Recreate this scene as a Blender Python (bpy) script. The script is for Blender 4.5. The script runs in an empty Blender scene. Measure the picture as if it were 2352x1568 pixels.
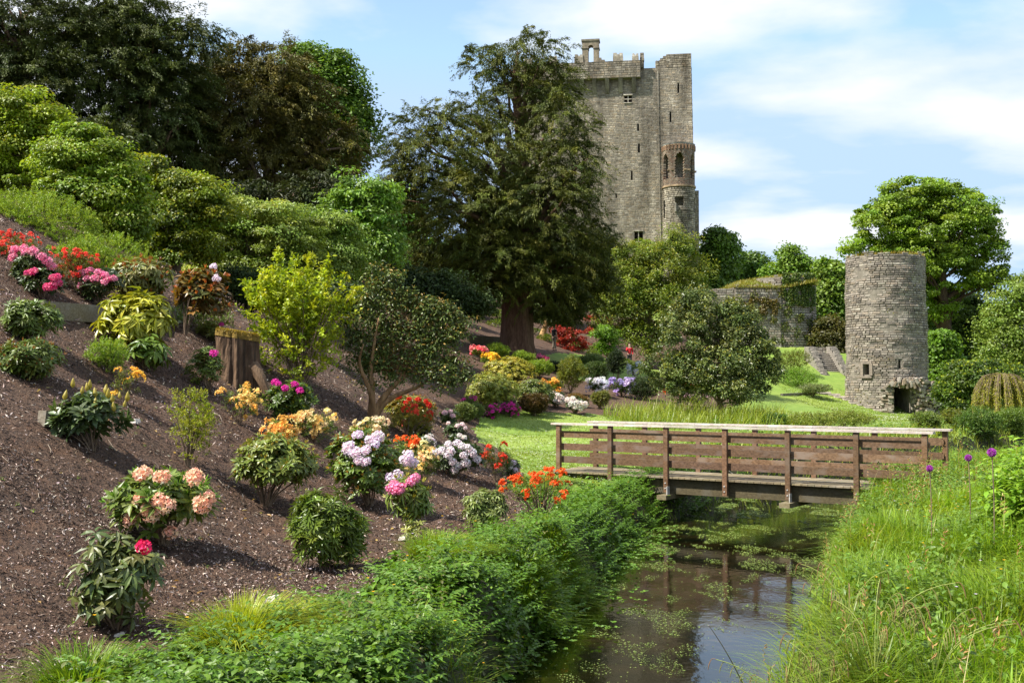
import bpy, bmesh, math, random
import numpy as np
from mathutils import Vector, Matrix
R = math.radians
rs = np.random.RandomState
# ------------------------------------------------------------------ camera / world / sun
SC = bpy.context.scene
COL = SC.collection
F = 2522.0; CU, CV = 1176.0, 784.0; EYE = 2.95; PITCH = math.atan(97/F)
cam_d = bpy.data.cameras.new('camera'); cam = bpy.data.objects.new('camera', cam_d); COL.objects.link(cam)
cam.location = (0, 0, EYE); cam.rotation_euler = (math.pi/2 + PITCH, 0, 0)
cam_d.sensor_width = 36; cam_d.lens = 36*F/2352; cam_d.clip_end = 3000; cam_d.clip_start = .1
SC.camera = cam
SUN_AZ = math.atan2(-.93, -.37); SUN_EL = R(52)
sun_vec = Vector((math.sin(SUN_AZ)*math.cos(SUN_EL), math.cos(SUN_AZ)*math.cos(SUN_EL), math.sin(SUN_EL)))
ld = bpy.data.lights.new('sun', 'SUN'); ld.energy = 4.8; ld.angle = R(.55); ld.color = (1, .95, .86)
lo = bpy.data.objects.new('sun', ld); COL.objects.link(lo)
lo.rotation_euler = sun_vec.to_track_quat('Z', 'Y').to_euler()
W = bpy.data.worlds.new('World'); SC.world = W; W.use_nodes = True
nt = W.node_tree; nt.nodes.clear()
def N(nt, t, **k):
    n = nt.nodes.new(t)
    for a, b in k.items():
        if a in n.inputs.keys(): n.inputs[a].default_value = b
        else: setattr(n, a, b)
    return n
L = lambda nt, a, b: nt.links.new(a, b)
sky = N(nt, 'ShaderNodeTexSky', sky_type='NISHITA', sun_disc=False, sun_elevation=SUN_EL, sun_rotation=SUN_AZ, altitude=50, air_density=1.0, dust_density=.25, ozone_density=1.6)
tc = N(nt, 'ShaderNodeTexCoord'); sx = N(nt, 'ShaderNodeSeparateXYZ'); L(nt, tc.outputs['Generated'], sx.inputs[0])
az = N(nt, 'ShaderNodeMath', operation='ADD'); L(nt, sx.outputs['Z'], az.inputs[0]); az.inputs[1].default_value = .22
dx = N(nt, 'ShaderNodeMath', operation='DIVIDE'); L(nt, sx.outputs['X'], dx.inputs[0]); L(nt, az.outputs[0], dx.inputs[1])
dy = N(nt, 'ShaderNodeMath', operation='DIVIDE'); L(nt, sx.outputs['Y'], dy.inputs[0]); L(nt, az.outputs[0], dy.inputs[1])
cb = N(nt, 'ShaderNodeCombineXYZ'); L(nt, dx.outputs[0], cb.inputs[0]); L(nt, dy.outputs[0], cb.inputs[1])
mp = N(nt, 'ShaderNodeMapping'); mp.inputs['Scale'].default_value = (.9, 1.25, 1); mp.inputs['Location'].default_value = (9.1, 0.4, 0); mp.inputs['Rotation'].default_value=(0,0,.25)
L(nt, cb.outputs[0], mp.inputs[0])
n1 = N(nt, 'ShaderNodeTexNoise', Scale=1.5, Detail=10.0, Roughness=.5, Distortion=.15); L(nt, mp.outputs[0], n1.inputs['Vector'])
cr = N(nt, 'ShaderNodeValToRGB'); L(nt, n1.outputs['Fac'], cr.inputs[0])
cr.color_ramp.elements[0].position = .44; cr.color_ramp.elements[1].position = .565
cr.color_ramp.elements[0].color = (.06, .06, .06, 1); cr.color_ramp.elements[1].color = (.93, .93, .93, 1)
mx = N(nt, 'ShaderNodeMix', data_type='RGBA'); L(nt, cr.outputs[0], mx.inputs['Factor'])
dk = N(nt, 'ShaderNodeMix', data_type='RGBA', blend_type='DARKEN'); dk.inputs['Factor'].default_value = 1; dk.inputs['B'].default_value = (1.95, 2.75, 3.95, 1); L(nt, sky.outputs[0], dk.inputs['A']); L(nt, dk.outputs['Result'], mx.inputs['A']); mx.inputs['B'].default_value = (3.7, 3.8, 4.0, 1)
bg = N(nt, 'ShaderNodeBackground', Strength=.135); L(nt, mx.outputs['Result'], bg.inputs[0])
L(nt, bg.outputs[0], N(nt, 'ShaderNodeOutputWorld').inputs[0])
SC.view_settings.view_transform = 'Standard'; SC.view_settings.look = 'None'; SC.view_settings.gamma = 1; SC.view_settings.exposure = 1.08
SC.render.engine = 'CYCLES'
SC.cycles.max_bounces = 6; SC.cycles.transparent_max_bounces = 4; SC.cycles.diffuse_bounces = 3; SC.cycles.glossy_bounces = 3; SC.cycles.transmission_bounces = 4
SC.cycles.caustics_reflective = False; SC.cycles.caustics_refractive = False

# ------------------------------------------------------------------ helpers
def unit(a): return a/np.maximum(np.linalg.norm(a, axis=-1, keepdims=True), 1e-9)
cp, sp_ = math.cos(PITCH), math.sin(PITCH)
def ray(u, v):
    x = (u-CU)/F; y = -(v-CV)/F
    return np.array([x, cp - y*sp_, y*cp + sp_])
def at(u, v, Y):
    d = ray(u, v); return np.array([0, 0, EYE]) + d*(Y/d[1])
class Acc:
    def __init__(s): s.v=[]; s.f=[]; s.n=0; s.c=[]
    def add(s, v, faces, col=(1,1,1)):
        v = np.asarray(v, float).reshape(-1, 3)
        for f in faces:                                     # faces: arrays (m,k)
            f = np.asarray(f, int)
            if f.size: s.f.append(f + s.n)
        s.v.append(v); s.n += len(v)
        c = np.asarray(col, float)
        if c.ndim == 1: c = np.tile(c[:3], (len(v), 1))
        s.c.append(c)
    def build(s, name, mat, parent=None, smooth=False):
        me = bpy.data.meshes.new(name)
        v = np.concatenate(s.v); c = np.concatenate(s.c)
        li = np.concatenate([f.ravel() for f in s.f]); tot = np.concatenate([np.full(len(f), f.shape[1]) for f in s.f])
        st = np.concatenate([[0], np.cumsum(tot)[:-1]])
        me.vertices.add(len(v)); me.vertices.foreach_set('co', v.astype(np.float32).ravel())
        me.loops.add(len(li)); me.loops.foreach_set('vertex_index', li.astype(np.int32))
        me.polygons.add(len(tot)); me.polygons.foreach_set('loop_start', st.astype(np.int32))
        me.polygons.foreach_set('use_smooth', np.full(len(tot), bool(smooth)))
        me.update(calc_edges=True)
        a = me.attributes.new('Col', 'FLOAT_COLOR', 'POINT')
        a.data.foreach_set('color', np.concatenate([c, np.ones((len(c), 1))], 1).astype(np.float32).ravel())
        me.materials.append(mat)
        o = bpy.data.objects.new(name, me); COL.objects.link(o)
        if parent is not None:
            o.parent = parent; q = parent; off = Vector((0,0,0))
            while q is not None and q.type == 'EMPTY': off = off + q.location; q = q.parent
            o.matrix_parent_inverse = Matrix.Translation(off).inverted()
        return o
def tag(o, label=None, cat=None, group=None, kind=None):
    if label: o['label'] = label
    if cat: o['category'] = cat
    if group: o['group'] = group
    if kind: o['kind'] = kind
    return o
def thing(name, label, cat, loc, group=None):
    o = bpy.data.objects.new(name, None); COL.objects.link(o); o.location = [float(q) for q in loc]; o.empty_display_size = .2
    return tag(o, label, cat, group)
BOXF = np.array([[0,3,2,1],[4,5,6,7],[0,1,5,4],[1,2,6,5],[2,3,7,6],[3,0,4,7]])
def box(acc, c, half, ax=None, col=(1,1,1), taper=1.0, topshift=(0,0)):
    s = np.array([[-1,-1,-1],[1,-1,-1],[1,1,-1],[-1,1,-1],[-1,-1,1],[1,-1,1],[1,1,1],[-1,1,1]], float)*np.array(half)
    s[4:,:2] *= taper; s[4:,:2] += topshift
    if ax is not None: s = s@np.array(ax)
    acc.add(s + np.array(c), [BOXF], col)
def tube(acc, pts, rad, sides=6, col=(1,1,1), cap=True):
    pts = np.array(pts, float); n = len(pts); rad = np.broadcast_to(rad, (n,))
    t = unit(np.gradient(pts, axis=0)); ref = np.array([.3,.1,1.]) if abs(t[:,2]).mean() < .8 else np.array([1.,.2,.1])
    a = unit(np.cross(t, ref)); b = np.cross(t, a)
    th = np.arange(sides)*2*math.pi/sides
    ring = pts[:,None]+rad[:,None,None]*(np.cos(th)[None,:,None]*a[:,None]+np.sin(th)[None,:,None]*b[:,None])
    i = np.arange(n-1)[:,None]*sides; j = np.arange(sides)[None]; k = (j+1)%sides
    f = np.stack([i+j, i+k, i+sides+k, i+sides+j], -1).reshape(-1,4)
    fs = [f]
    if cap: fs.append(np.array([list(range((n-1)*sides, n*sides))]))
    acc.add(ring.reshape(-1,3), fs, col)
def bez(a, b, c, n=8):
    t = np.linspace(0,1,n)[:,None]; return (1-t)**2*a + 2*t*(1-t)*b + t*t*c
# leaf templates: x width, y length, z normal
TQ = (np.array([[0,0,0],[-.5,.45,.1],[0,1,-.05],[.5,.45,.1]]), [np.array([[0,3,2,1]])])
TL = (np.array([[0,0,0],[-.36,.25,.06],[.36,.25,.06],[-.5,.6,.02],[.5,.6,.02],[0,1,-.16],[0,.3,0],[0,.62,-.04]]),
      [np.array([[0,6,1],[0,2,6],[3,7,5],[7,4,5]]), np.array([[1,6,7,3],[6,2,4,7]])])
def leaves(acc, P, D, Nn, l, w, col, T=TQ):
    P = np.asarray(P); n = len(P)
    if n == 0: return
    D = unit(D); X = unit(np.cross(D, Nn)); Z = np.cross(X, D)
    l = np.broadcast_to(l, (n,)); w = np.broadcast_to(w, (n,))
    tv, tf = T; k = len(tv)
    v = P[:,None] + X[:,None]*(tv[None,:,0:1]*w[:,None,None]) + D[:,None]*(tv[None,:,1:2]*l[:,None,None]) + Z[:,None]*(tv[None,:,2:3]*l[:,None,None])
    base = np.arange(n)[:,None,None]*k
    fs = [(f[None]+base).reshape(-1, f.shape[1]) for f in tf]
    c = np.repeat(np.broadcast_to(col, (n,3)), k, 0)
    acc.add(v.reshape(-1,3), fs, c)
def blades(acc, P, Ln, w, lean, col, seg=(0,.35,.7,1.)):
    n = len(P); Ln = np.broadcast_to(Ln, (n,)); w = np.broadcast_to(w, (n,))
    side = unit(np.cross(lean + 1e-4, [0,0,1.])); m = np.linalg.norm(lean, axis=1); vs = []
    for t in seg:
        up = t*(1 - .33*np.minimum(m,1.6)*t*t); c = P + np.array([0,0,1.])*(Ln*up)[:,None] + lean*(Ln*t**1.8)[:,None]
        ww = (w*(1-t**2)*.5+.0004)[:,None]
        if t < 1: vs += [c-side*ww, c+side*ww]
        else: vs += [c]
    k = len(vs); v = np.stack(vs, 1).reshape(-1,3); base = np.arange(n)[:,None]*k
    q = [np.array([[2*i,2*i+1,2*i+3,2*i+2]])+base for i in range(len(seg)-2)]
    i = 2*(len(seg)-2)
    acc.add(v, [np.concatenate(q), np.array([[i,i+1,i+2]])+base], np.repeat(np.broadcast_to(col,(n,3)), k, 0))
def cvar(g, n, c1, c2=None, amt=.25, mixp=1.0):
    c1 = np.array(c1); c2 = np.array(c2 if c2 is not None else c1)
    t = g.rand(n,1)**mixp; c = c1*(1-t)+c2*t
    return c*(1+amt*(g.rand(n,1)*2-1))*(1+.08*(g.rand(n,3)*2-1))
def rdir(g, n): return unit(g.normal(size=(n,3)))

# ------------------------------------------------------------------ materials
def mat(name):
    m = bpy.data.materials.new(name); m.use_nodes = True; t = m.node_tree
    return m, t, t.nodes['Principled BSDF']
def leafmat(name, rough=.42, trans=.35, spec=.5, tint=(1.35,1.3,.45), base=(1.22,1.22,.72)):
    m, t, b = mat(name); a = N(t, 'ShaderNodeAttribute', attribute_name='Col')
    m0 = N(t, 'ShaderNodeMix', data_type='RGBA', blend_type='MULTIPLY'); m0.inputs['Factor'].default_value = 1; m0.inputs['B'].default_value = (*base, 1)
    L(t, a.outputs['Color'], m0.inputs['A']); L(t, m0.outputs['Result'], b.inputs['Base Color']); b.inputs['Roughness'].default_value = rough; b.inputs['Specular IOR Level'].default_value = spec
    tr = N(t, 'ShaderNodeBsdfTranslucent'); mc = N(t, 'ShaderNodeMix', data_type='RGBA', blend_type='MULTIPLY'); mc.inputs['Factor'].default_value = 1
    L(t, a.outputs['Color'], mc.inputs['A']); mc.inputs['B'].default_value = (*tint, 1); L(t, mc.outputs['Result'], tr.inputs[0])
    ms = N(t, 'ShaderNodeMixShader'); ms.inputs[0].default_value = trans
    L(t, b.outputs[0], ms.inputs[1]); L(t, tr.outputs[0], ms.inputs[2])
    L(t, ms.outputs[0], t.nodes['Material Output'].inputs[0]); return m
M = {}
M['leaf'] = leafmat('leaf', .45, .42); M['gloss'] = leafmat('glossy leaf', .40, .26, .5); M['conifer'] = leafmat('conifer leaf', .55, .2, .3, (1.3,1.4,.5), (1.2,1.3,.8))
M['grass'] = leafmat('grass', .42, .45, .45); M['petal'] = leafmat('petal', .5, .4, .25, (1.1,1.0,1.0), (1,1,1))
def noisemat(name, c1, c2, scale=8, rough=.85, bump=.4, stretch=(1,1,1), attr=False, detail=8, dist=.02, c3=None):
    m, t, b = mat(name); tc = N(t, 'ShaderNodeTexCoord'); mp = N(t, 'ShaderNodeMapping'); mp.inputs['Scale'].default_value = stretch
    L(t, tc.outputs['Object'], mp.inputs[0]); n = N(t, 'ShaderNodeTexNoise', Scale=scale, Detail=detail, Roughness=.65); L(t, mp.outputs[0], n.inputs['Vector'])
    r = N(t, 'ShaderNodeValToRGB'); L(t, n.outputs['Fac'], r.inputs[0]); e = r.color_ramp.elements
    e[0].position = .35; e[1].position = .68; e[0].color = (*c1,1); e[1].color = (*c2,1); out = r.outputs[0]
    if c3 is not None:
        n2 = N(t, 'ShaderNodeTexNoise', Scale=scale*.13, Detail=5, Roughness=.6); L(t, mp.outputs[0], n2.inputs['Vector'])
        r2 = N(t, 'ShaderNodeValToRGB'); L(t, n2.outputs['Fac'], r2.inputs[0]); r2.color_ramp.elements[0].position = .5; r2.color_ramp.elements[1].position = .66
        m3 = N(t, 'ShaderNodeMix', data_type='RGBA'); L(t, r2.outputs[0], m3.inputs['Factor']); L(t, out, m3.inputs['A']); m3.inputs['B'].default_value = (*c3,1); out = m3.outputs['Result']
    if attr:
        a = N(t, 'ShaderNodeAttribute', attribute_name='Col'); mm = N(t, 'ShaderNodeMix', data_type='RGBA', blend_type='MULTIPLY'); mm.inputs['Factor'].default_value = 1
        L(t, out, mm.inputs['A']); L(t, a.outputs['Color'], mm.inputs['B']); out = mm.outputs['Result']
    L(t, out, b.inputs['Base Color']); b.inputs['Roughness'].default_value = rough; b.inputs['Specular IOR Level'].default_value = .3
    bp = N(t, 'ShaderNodeBump', Strength=bump, Distance=dist); L(t, n.outputs['Fac'], bp.inputs['Height']); L(t, bp.outputs[0], b.inputs['Normal'])
    return m
M['bark'] = noisemat('bark', (.10,.065,.04), (.26,.19,.13), 10, bump=.8, stretch=(1,1,.2), attr=True, dist=.05)
M['twig'] = noisemat('twig', (.10,.07,.045), (.24,.18,.11), 30, stretch=(1,1,.3))
M['mulch'] = noisemat('mulch', (.028,.015,.010), (.19,.115,.074), 26, bump=1.0, dist=.10, c3=(.15,.082,.048))
M['chip'] = noisemat('wood chip', (.8,.8,.8), (1,1,1), 20, rough=.6, attr=True)
M['soil'] = noisemat('soil', (.03,.024,.014), (.06,.07,.02), 6, bump=.8)
M['lawn'] = noisemat('lawn', (.11,.18,.025), (.18,.26,.04), 1.3, bump=.6, c3=(.21,.27,.05))
M['stone'] = noisemat('rubble stone', (.62,.62,.62), (1.1,1.08,1.03), 3.5, bump=.9, attr=True, dist=.06)
def stained(name, base):
    m = base.copy(); m.name = name; t = m.node_tree; b = t.nodes['Principled BSDF']; src = b.inputs['Base Color'].links[0].from_socket
    tc = N(t, 'ShaderNodeTexCoord'); mp = N(t, 'ShaderNodeMapping'); mp.inputs['Scale'].default_value = (.75,.75,.12); L(t, tc.outputs['Object'], mp.inputs[0])
    n = N(t, 'ShaderNodeTexNoise', Scale=1.0, Detail=7, Roughness=.6); L(t, mp.outputs[0], n.inputs['Vector']); r = N(t, 'ShaderNodeValToRGB'); L(t, n.outputs['Fac'], r.inputs[0])
    e = r.color_ramp.elements; e[0].position = .36; e[1].position = .62; e[0].color = (.40,.37,.33,1); e[1].color = (1.16,1.13,1.10,1)
    x = N(t, 'ShaderNodeMix', data_type='RGBA', blend_type='MULTIPLY'); x.inputs['Factor'].default_value = 1; L(t, src, x.inputs['A']); L(t, r.outputs[0], x.inputs['B']); L(t, x.outputs['Result'], b.inputs['Base Color']); return m
M['keep'] = stained('castle stone', M['stone'])
M['mortar'] = noisemat('mortar', (.13,.115,.09), (.26,.23,.185), 2.0, bump=.6, dist=.04)
M['moss'] = noisemat('moss', (.12,.075,.012), (.25,.165,.03), 14, bump=1, dist=.03)
M['dark'] = noisemat('dark interior', (.012,.011,.01), (.03,.027,.022), 3)
def woodmat(name, c1, c2, rough=.6, sc=(1,14,14)):
    gy = sum(c2)/3; m = noisemat(name, c1, c2, 2.2, rough=rough, bump=.5, stretch=sc, attr=True, dist=.008, c3=tuple(.6*q+.42*gy for q in c2))
    return m
M['wood'] = woodmat('stained wood', (.080,.045,.024), (.205,.122,.070))
M['pale'] = woodmat('weathered rail', (.33,.28,.23), (.58,.51,.44))
M['deck'] = woodmat('deck wood', (.15,.115,.065), (.27,.22,.13))
M['beam'] = woodmat('beam wood', (.055,.042,.022), (.115,.09,.048))  # darkened tone: shade under the deck overhang is put into the colour
M['metal'] = noisemat('steel', (.35,.34,.32), (.55,.54,.52), 20, rough=.35)
# ------------------------------------------------------------------ terrain
ctrl = []
for Y, XL, h0 in ((-3,-6.2,.85),(4,-5.4,.85),(9,-4.4,.85),(14,-3.0,.9),(19,-1.6,.95),(24,-.5,1.0),(33,-1.3,1.1),(42,-2,1.3)):
    for d, dh in ((0,0),(1.5,.75),(3,1.65),(6,3.4),(10,5.5),(16,7.9),(25,10.5),(40,13)):
        ctrl.append((XL-.964*d, Y+.265*d, h0+dh))
ctrl += [(.5,30,1.0),(3,34,1.0),(2,38,1.12),(3,47,1.3),(8,50,1.3),(8,42,1.1),(14,60,1.5),(.4,58,3.0),(.4,70,4.9),(-9,60,6.5),(-12,75,9.5),(5,80,5.2),(9.5,89,4.8),
  (0,90,8.2),(-3,100,10),(13,92,5.4),(22,100,6.4),(31,102,6.4),(26.6,78,.95),(21,80,2.1),(25,86,3.0),(23,70,.9),(18,66,1.4),(15,140,15),(-10,120,16),(-40,90,18),(-60,60,20),(-50,20,16),
  (40,80,.8),(60,80,1.2),(60,120,3),(34,140,10),(34,60,.7),(60,160,10),(0,200,22),(-100,150,26),(100,200,12),(100,80,3),(150,60,4),
  (-2.2,11,.85),(-.6,14,.85),(.6,18,.75),(1.4,22,.72),(2.3,19.5,.55),(1.0,16,.7),(3.5,27,.95),(1.6,30,1.0),
  (5.5,11,1.0),(8,12,1.4),(12,12,1.9),(6.8,16,1.05),(9,17,1.2),(14,18,1.8),(8.6,22,1.0),(12,24,1.15),(18,25,1.5),(14,28,1.0),(22,32,1.0),(32,38,1.0),(30,22,2.2),(50,40,1.5),(3.6,8,.8),(3,3,.8),(8,3,1.4),(15,0,2.5),(3,-6,.9)]
ctrl = np.array(ctrl, float)
BASEC = np.array([(-8,-5),(-5,4),(-3.65,8.0),(-2.15,10.0),(-1.3,12.4),(-.2,15.4),(.6,19),(.25,24.7),(-.9,33),(-1.6,40),(-1.3,45),(.5,48.5),(5,50.5),(9,54),(12,60),(14,66),(15.5,76),(17,88),(18,96)])
def tps_u(r2): return r2*np.log(np.maximum(r2, 1e-12))*.5
_p = ctrl[:,:2]/50.0; _n = len(_p)
_K = tps_u(((_p[:,None]-_p[None])**2).sum(-1)) + np.eye(_n)*1e-4
_P = np.concatenate([np.ones((_n,1)), _p], 1)
_sol = np.linalg.solve(np.block([[_K,_P],[_P.T,np.zeros((3,3))]]), np.concatenate([ctrl[:,2], np.zeros(3)]))
STR = np.array([(-.6,-8,1.2),(.25,4,1.25),(1.12,10.6,1.32),(2.2,13.4,1.6),(3.15,16.8,1.75),(4.55,21.8,1.95),(6.5,26.3,2.0),(10.2,31.2,2.3),(15.5,36.5,2.7),(21.5,42.5,3.2),(31,50,3.6),(60,62,4)])
def stream_sd(x, y):
    x = np.asarray(x, float); y = np.asarray(y, float); best = np.full(x.shape, 1e9)
    for a, b in zip(STR[:-1], STR[1:]):
        ab = b[:2]-a[:2]; t = np.clip(((x-a[0])*ab[0]+(y-a[1])*ab[1])/(ab@ab), 0, 1)
        d = np.hypot(x-a[0]-t*ab[0], y-a[1]-t*ab[1]) - (a[2]+(b[2]-a[2])*t)
        best = np.minimum(best, d)
    return best + .22*np.sin(x*2.1+y*1.3)*np.sin(y*1.7-x*.6)
def Traw(x, y):
    q = np.stack([x/50., y/50.], -1); out = np.empty(x.shape)
    for s in range(0, x.size, 20000):
        qq = q.reshape(-1,2)[s:s+20000]
        out.reshape(-1)[s:s+20000] = tps_u(((qq[:,None]-_p[None])**2).sum(-1))@_sol[:_n] + _sol[_n] + qq@_sol[_n+1:]
    return out
def Hh(x, y):
    x = np.asarray(x, float); y = np.asarray(y, float); sh = x.shape
    x = np.ascontiguousarray(x.ravel()); y = np.ascontiguousarray(y.ravel())
    T = np.clip(Traw(x, y), .7, 40)
    T = T + np.where(x < 3, 1, .3)*np.where(y<45,1,.4)*(.034*np.sin(x*7.3+2*np.sin(y*3.1))*np.sin(y*6.1+1.7*np.sin(x*2.7))+.022*np.sin(x*14.1+3*np.sin(y*5.3))*np.sin(y*12.7+2*np.sin(x*6.1)))
    T = T + .035*np.sin(x*1.9+.4*y)*np.sin(y*1.4)+.02*np.sin(x*5.1)*np.sin(y*4.3+x)
    mo = .5+.5*np.sin(x*1.9+1.3*np.sin(y*1.2)+1)*np.sin(y*1.35+.8*np.sin(x*1.6))
    inl = np.clip((x-np.interp(y, BASEC[:,1], BASEC[:,0])-.2)/.6, 0, 1)*np.clip((np.interp(y, STR[:,1], STR[:,0])-x), 0, 1)*np.clip((19-y)/2, 0, 1)
    inr = np.clip((x-np.interp(y, STR[:,1], STR[:,0])-1), 0, 1)*(y < 26)
    T = T + (.34*inl+.16*inr)*(mo-.45)
    s = np.clip((stream_sd(x, y)+.3)/.85, 0, 1); s = s*s*(3-2*s)
    return (-.35*(1-s)+T*s).reshape(sh)
def gz(x, y): return float(Hh(np.array([x]), np.array([y]))[0])
def hit(u, v):
    d = ray(u, v); Y = np.concatenate([np.arange(6, 40, .1), np.arange(40, 200, .5)]); P = d[None]*(Y/d[1])[:,None]
    z = EYE+P[:,2]; h = Hh(P[:,0], P[:,1]); i = np.argmax(z < h)
    if not (z < h).any(): i = len(Y)-1
    return np.array([P[i,0], P[i,1], h[i]])
def inpoly(x, y, poly):
    c = np.zeros(np.shape(x), bool); n = len(poly)
    for i in range(n):
        x1, y1 = poly[i]; x2, y2 = poly[(i+1)%n]
        m = ((y1 > y) != (y2 > y)) & (x < (x2-x1)*(y-y1)/((y2-y1) or 1e-9)+x1); c ^= m
    return c
MULCH = [tuple(q) for q in BASEC] + [(18,110),(-30,110),(-60,60),(-60,-5)]
LAWN2 = [(1,68),(3,75),(8,84),(13,86),(14,82),(9,74),(7,66),(4,64)]
def is_mulch(x, y): return inpoly(x, y, MULCH) & ~inpoly(x, y, LAWN2)
nx, ny = 460, 520
su = np.linspace(-1,1,nx); gx = 3 + 17*su + 260*np.sign(su)*np.abs(su)**5
tv = np.linspace(0,1,ny); gy = -6 + 64*tv + 380*tv**5
GX, GY = np.meshgrid(gx, gy); GH = Hh(GX, GY)
V = np.stack([GX, GY, GH], -1).reshape(-1,3)
ii = (np.arange(ny-1)[:,None]*nx+np.arange(nx-1)[None]).ravel(); QF = np.stack([ii, ii+1, ii+nx+1, ii+nx], 1)
cx = V[QF].mean(1)
mm = is_mulch(cx[:,0], cx[:,1]); sdq = stream_sd(cx[:,0], cx[:,1])
right = np.interp(cx[:,1], STR[:,1], STR[:,0]) < cx[:,0]
soil = (~mm) & ((sdq < .5) | right | (cx[:,1] < 22.5))
def part_mesh(mask, name, m, **k):
    f = QF[mask]; used = np.unique(f); re = np.zeros(len(V), int); re[used] = np.arange(len(used))
    a = Acc(); a.add(V[used], [re[f]]); return tag(a.build(name, m, smooth=True), kind='structure', **k)
part_mesh(mm, 'mulch_bed', M['mulch']); part_mesh(soil, 'ground', M['soil']); part_mesh(~mm & ~soil, 'lawn', M['lawn'])
# water
m, t, b = mat('stream water'); tcw = N(t, 'ShaderNodeTexCoord')
nw = N(t, 'ShaderNodeTexNoise', Scale=.9, Detail=4); L(t, tcw.outputs['Object'], nw.inputs['Vector'])
rw = N(t, 'ShaderNodeValToRGB'); L(t, nw.outputs['Fac'], rw.inputs[0]); rw.color_ramp.elements[0].position=.42; rw.color_ramp.elements[1].position=.62
rw.color_ramp.elements[0].color=(.002,.003,.001,1); rw.color_ramp.elements[1].color=(.012,.009,.003,1); L(t, rw.outputs[0], b.inputs['Base Color'])
b.inputs['Roughness'].default_value = .03; b.inputs['IOR'].default_value = 1.33; b.inputs['Specular IOR Level'].default_value = .6
mpw = N(t, 'ShaderNodeMapping'); mpw.inputs['Scale'].default_value = (1,.6,1); L(t, tcw.outputs['Object'], mpw.inputs[0])
nb = N(t, 'ShaderNodeTexNoise', Scale=9, Detail=5); L(t, mpw.outputs[0], nb.inputs['Vector'])
bw = N(t, 'ShaderNodeBump', Strength=.16, Distance=.012); L(t, nb.outputs['Fac'], bw.inputs['Height']); L(t, bw.outputs[0], b.inputs['Normal'])
a = Acc(); xs = []; 
for q in STR: xs.append(q)
lv = []; 
for i, q in enumerate(STR):
    d = STR[min(i+1,len(STR)-1)][:2]-STR[max(i-1,0)][:2]; d /= np.linalg.norm(d); nrm = np.array([-d[1], d[0]]); w = q[2]+.55
    lv += [(*(q[:2]+nrm*w), 0), (*(q[:2]-nrm*w), 0)]
k = np.arange(len(STR)-1)*2; a.add(lv, [np.stack([k, k+1, k+3, k+2], 1)])
tag(a.build('water', m), kind='structure')

# ------------------------------------------------------------------ masonry skin
def skin(acc, pos, S, T, course, width, thick, g, cols, excl=(), jit=.25, wrap=False, top=None):
    """courses of separate stones on the surface pos(s,t,offset)"""
    Vv = []; Ff = []; Cc = []; n = 0; t = 0.0; cols = np.array(cols)
    bf = np.array([[0,1,5,4],[1,2,6,5],[2,3,7,6],[3,0,4,7],[4,5,6,7]])
    while t < T-.02:
        ch = course*(1+jit*(g.rand()*2-1)); t1 = min(t+ch, T); s = -width*g.rand()
        while s < S:
            w = width*(.55+.9*g.rand()); s0, s1 = max(s, 0), min(s+w, S); s += w
            if s1-s0 < .04: continue
            if any(s1 > e[0] and s0 < e[1] and t1 > e[2] and t < e[3] for e in excl):
                done = False
                for e in excl:
                    if s1 > e[0] and s0 < e[1] and t1 > e[2] and t < e[3]:
                        if s0 < e[0]-.08: s1 = e[0]
                        elif s1 > e[1]+.08: s0 = e[1]
                        else: done = True
                if done: continue
            if top is not None and t1 > top((s0+s1)/2): continue
            gp = min(.16*course, .03); o = thick*(.35+.65*g.rand()); j = g.rand(4)*gp*.9
            a0, a1, b0, b1 = s0+gp*.4+j[0], s1-gp*.4-j[1], t+gp*.4+j[2]*.6, t1-gp*.4-j[3]*.6
            i_ = gp*.5
            Vv += [pos(a0,b0,-.02), pos(a1,b0,-.02), pos(a1,b1,-.02), pos(a0,b1,-.02),
                   pos(a0+i_,b0+i_,o), pos(a1-i_,b0+i_,o*(.7+.5*g.rand())), pos(a1-i_,b1-i_,o*(.7+.5*g.rand())), pos(a0+i_,b1-i_,o)]
            Ff.append(bf+n); n += 8
            Cc.append(np.repeat([cols[g.randint(len(cols))]*(.78+.44*g.rand())], 8, 0))
        t = t1
    acc.add(np.array(Vv), [np.concatenate(Ff)], np.concatenate(Cc))
def boolcut(ob, cutter_acc):
    c = cutter_acc.build('cutter', M['dark']); md = ob.modifiers.new('b','BOOLEAN'); md.operation='DIFFERENCE'; md.object=c; md.solver='EXACT'
    dg = bpy.context.evaluated_depsgraph_get(); dg.update(); me = bpy.data.meshes.new_from_object(ob.evaluated_get(dg)); ob.modifiers.clear(); ob.data = me
    bpy.data.objects.remove(c)

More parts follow.
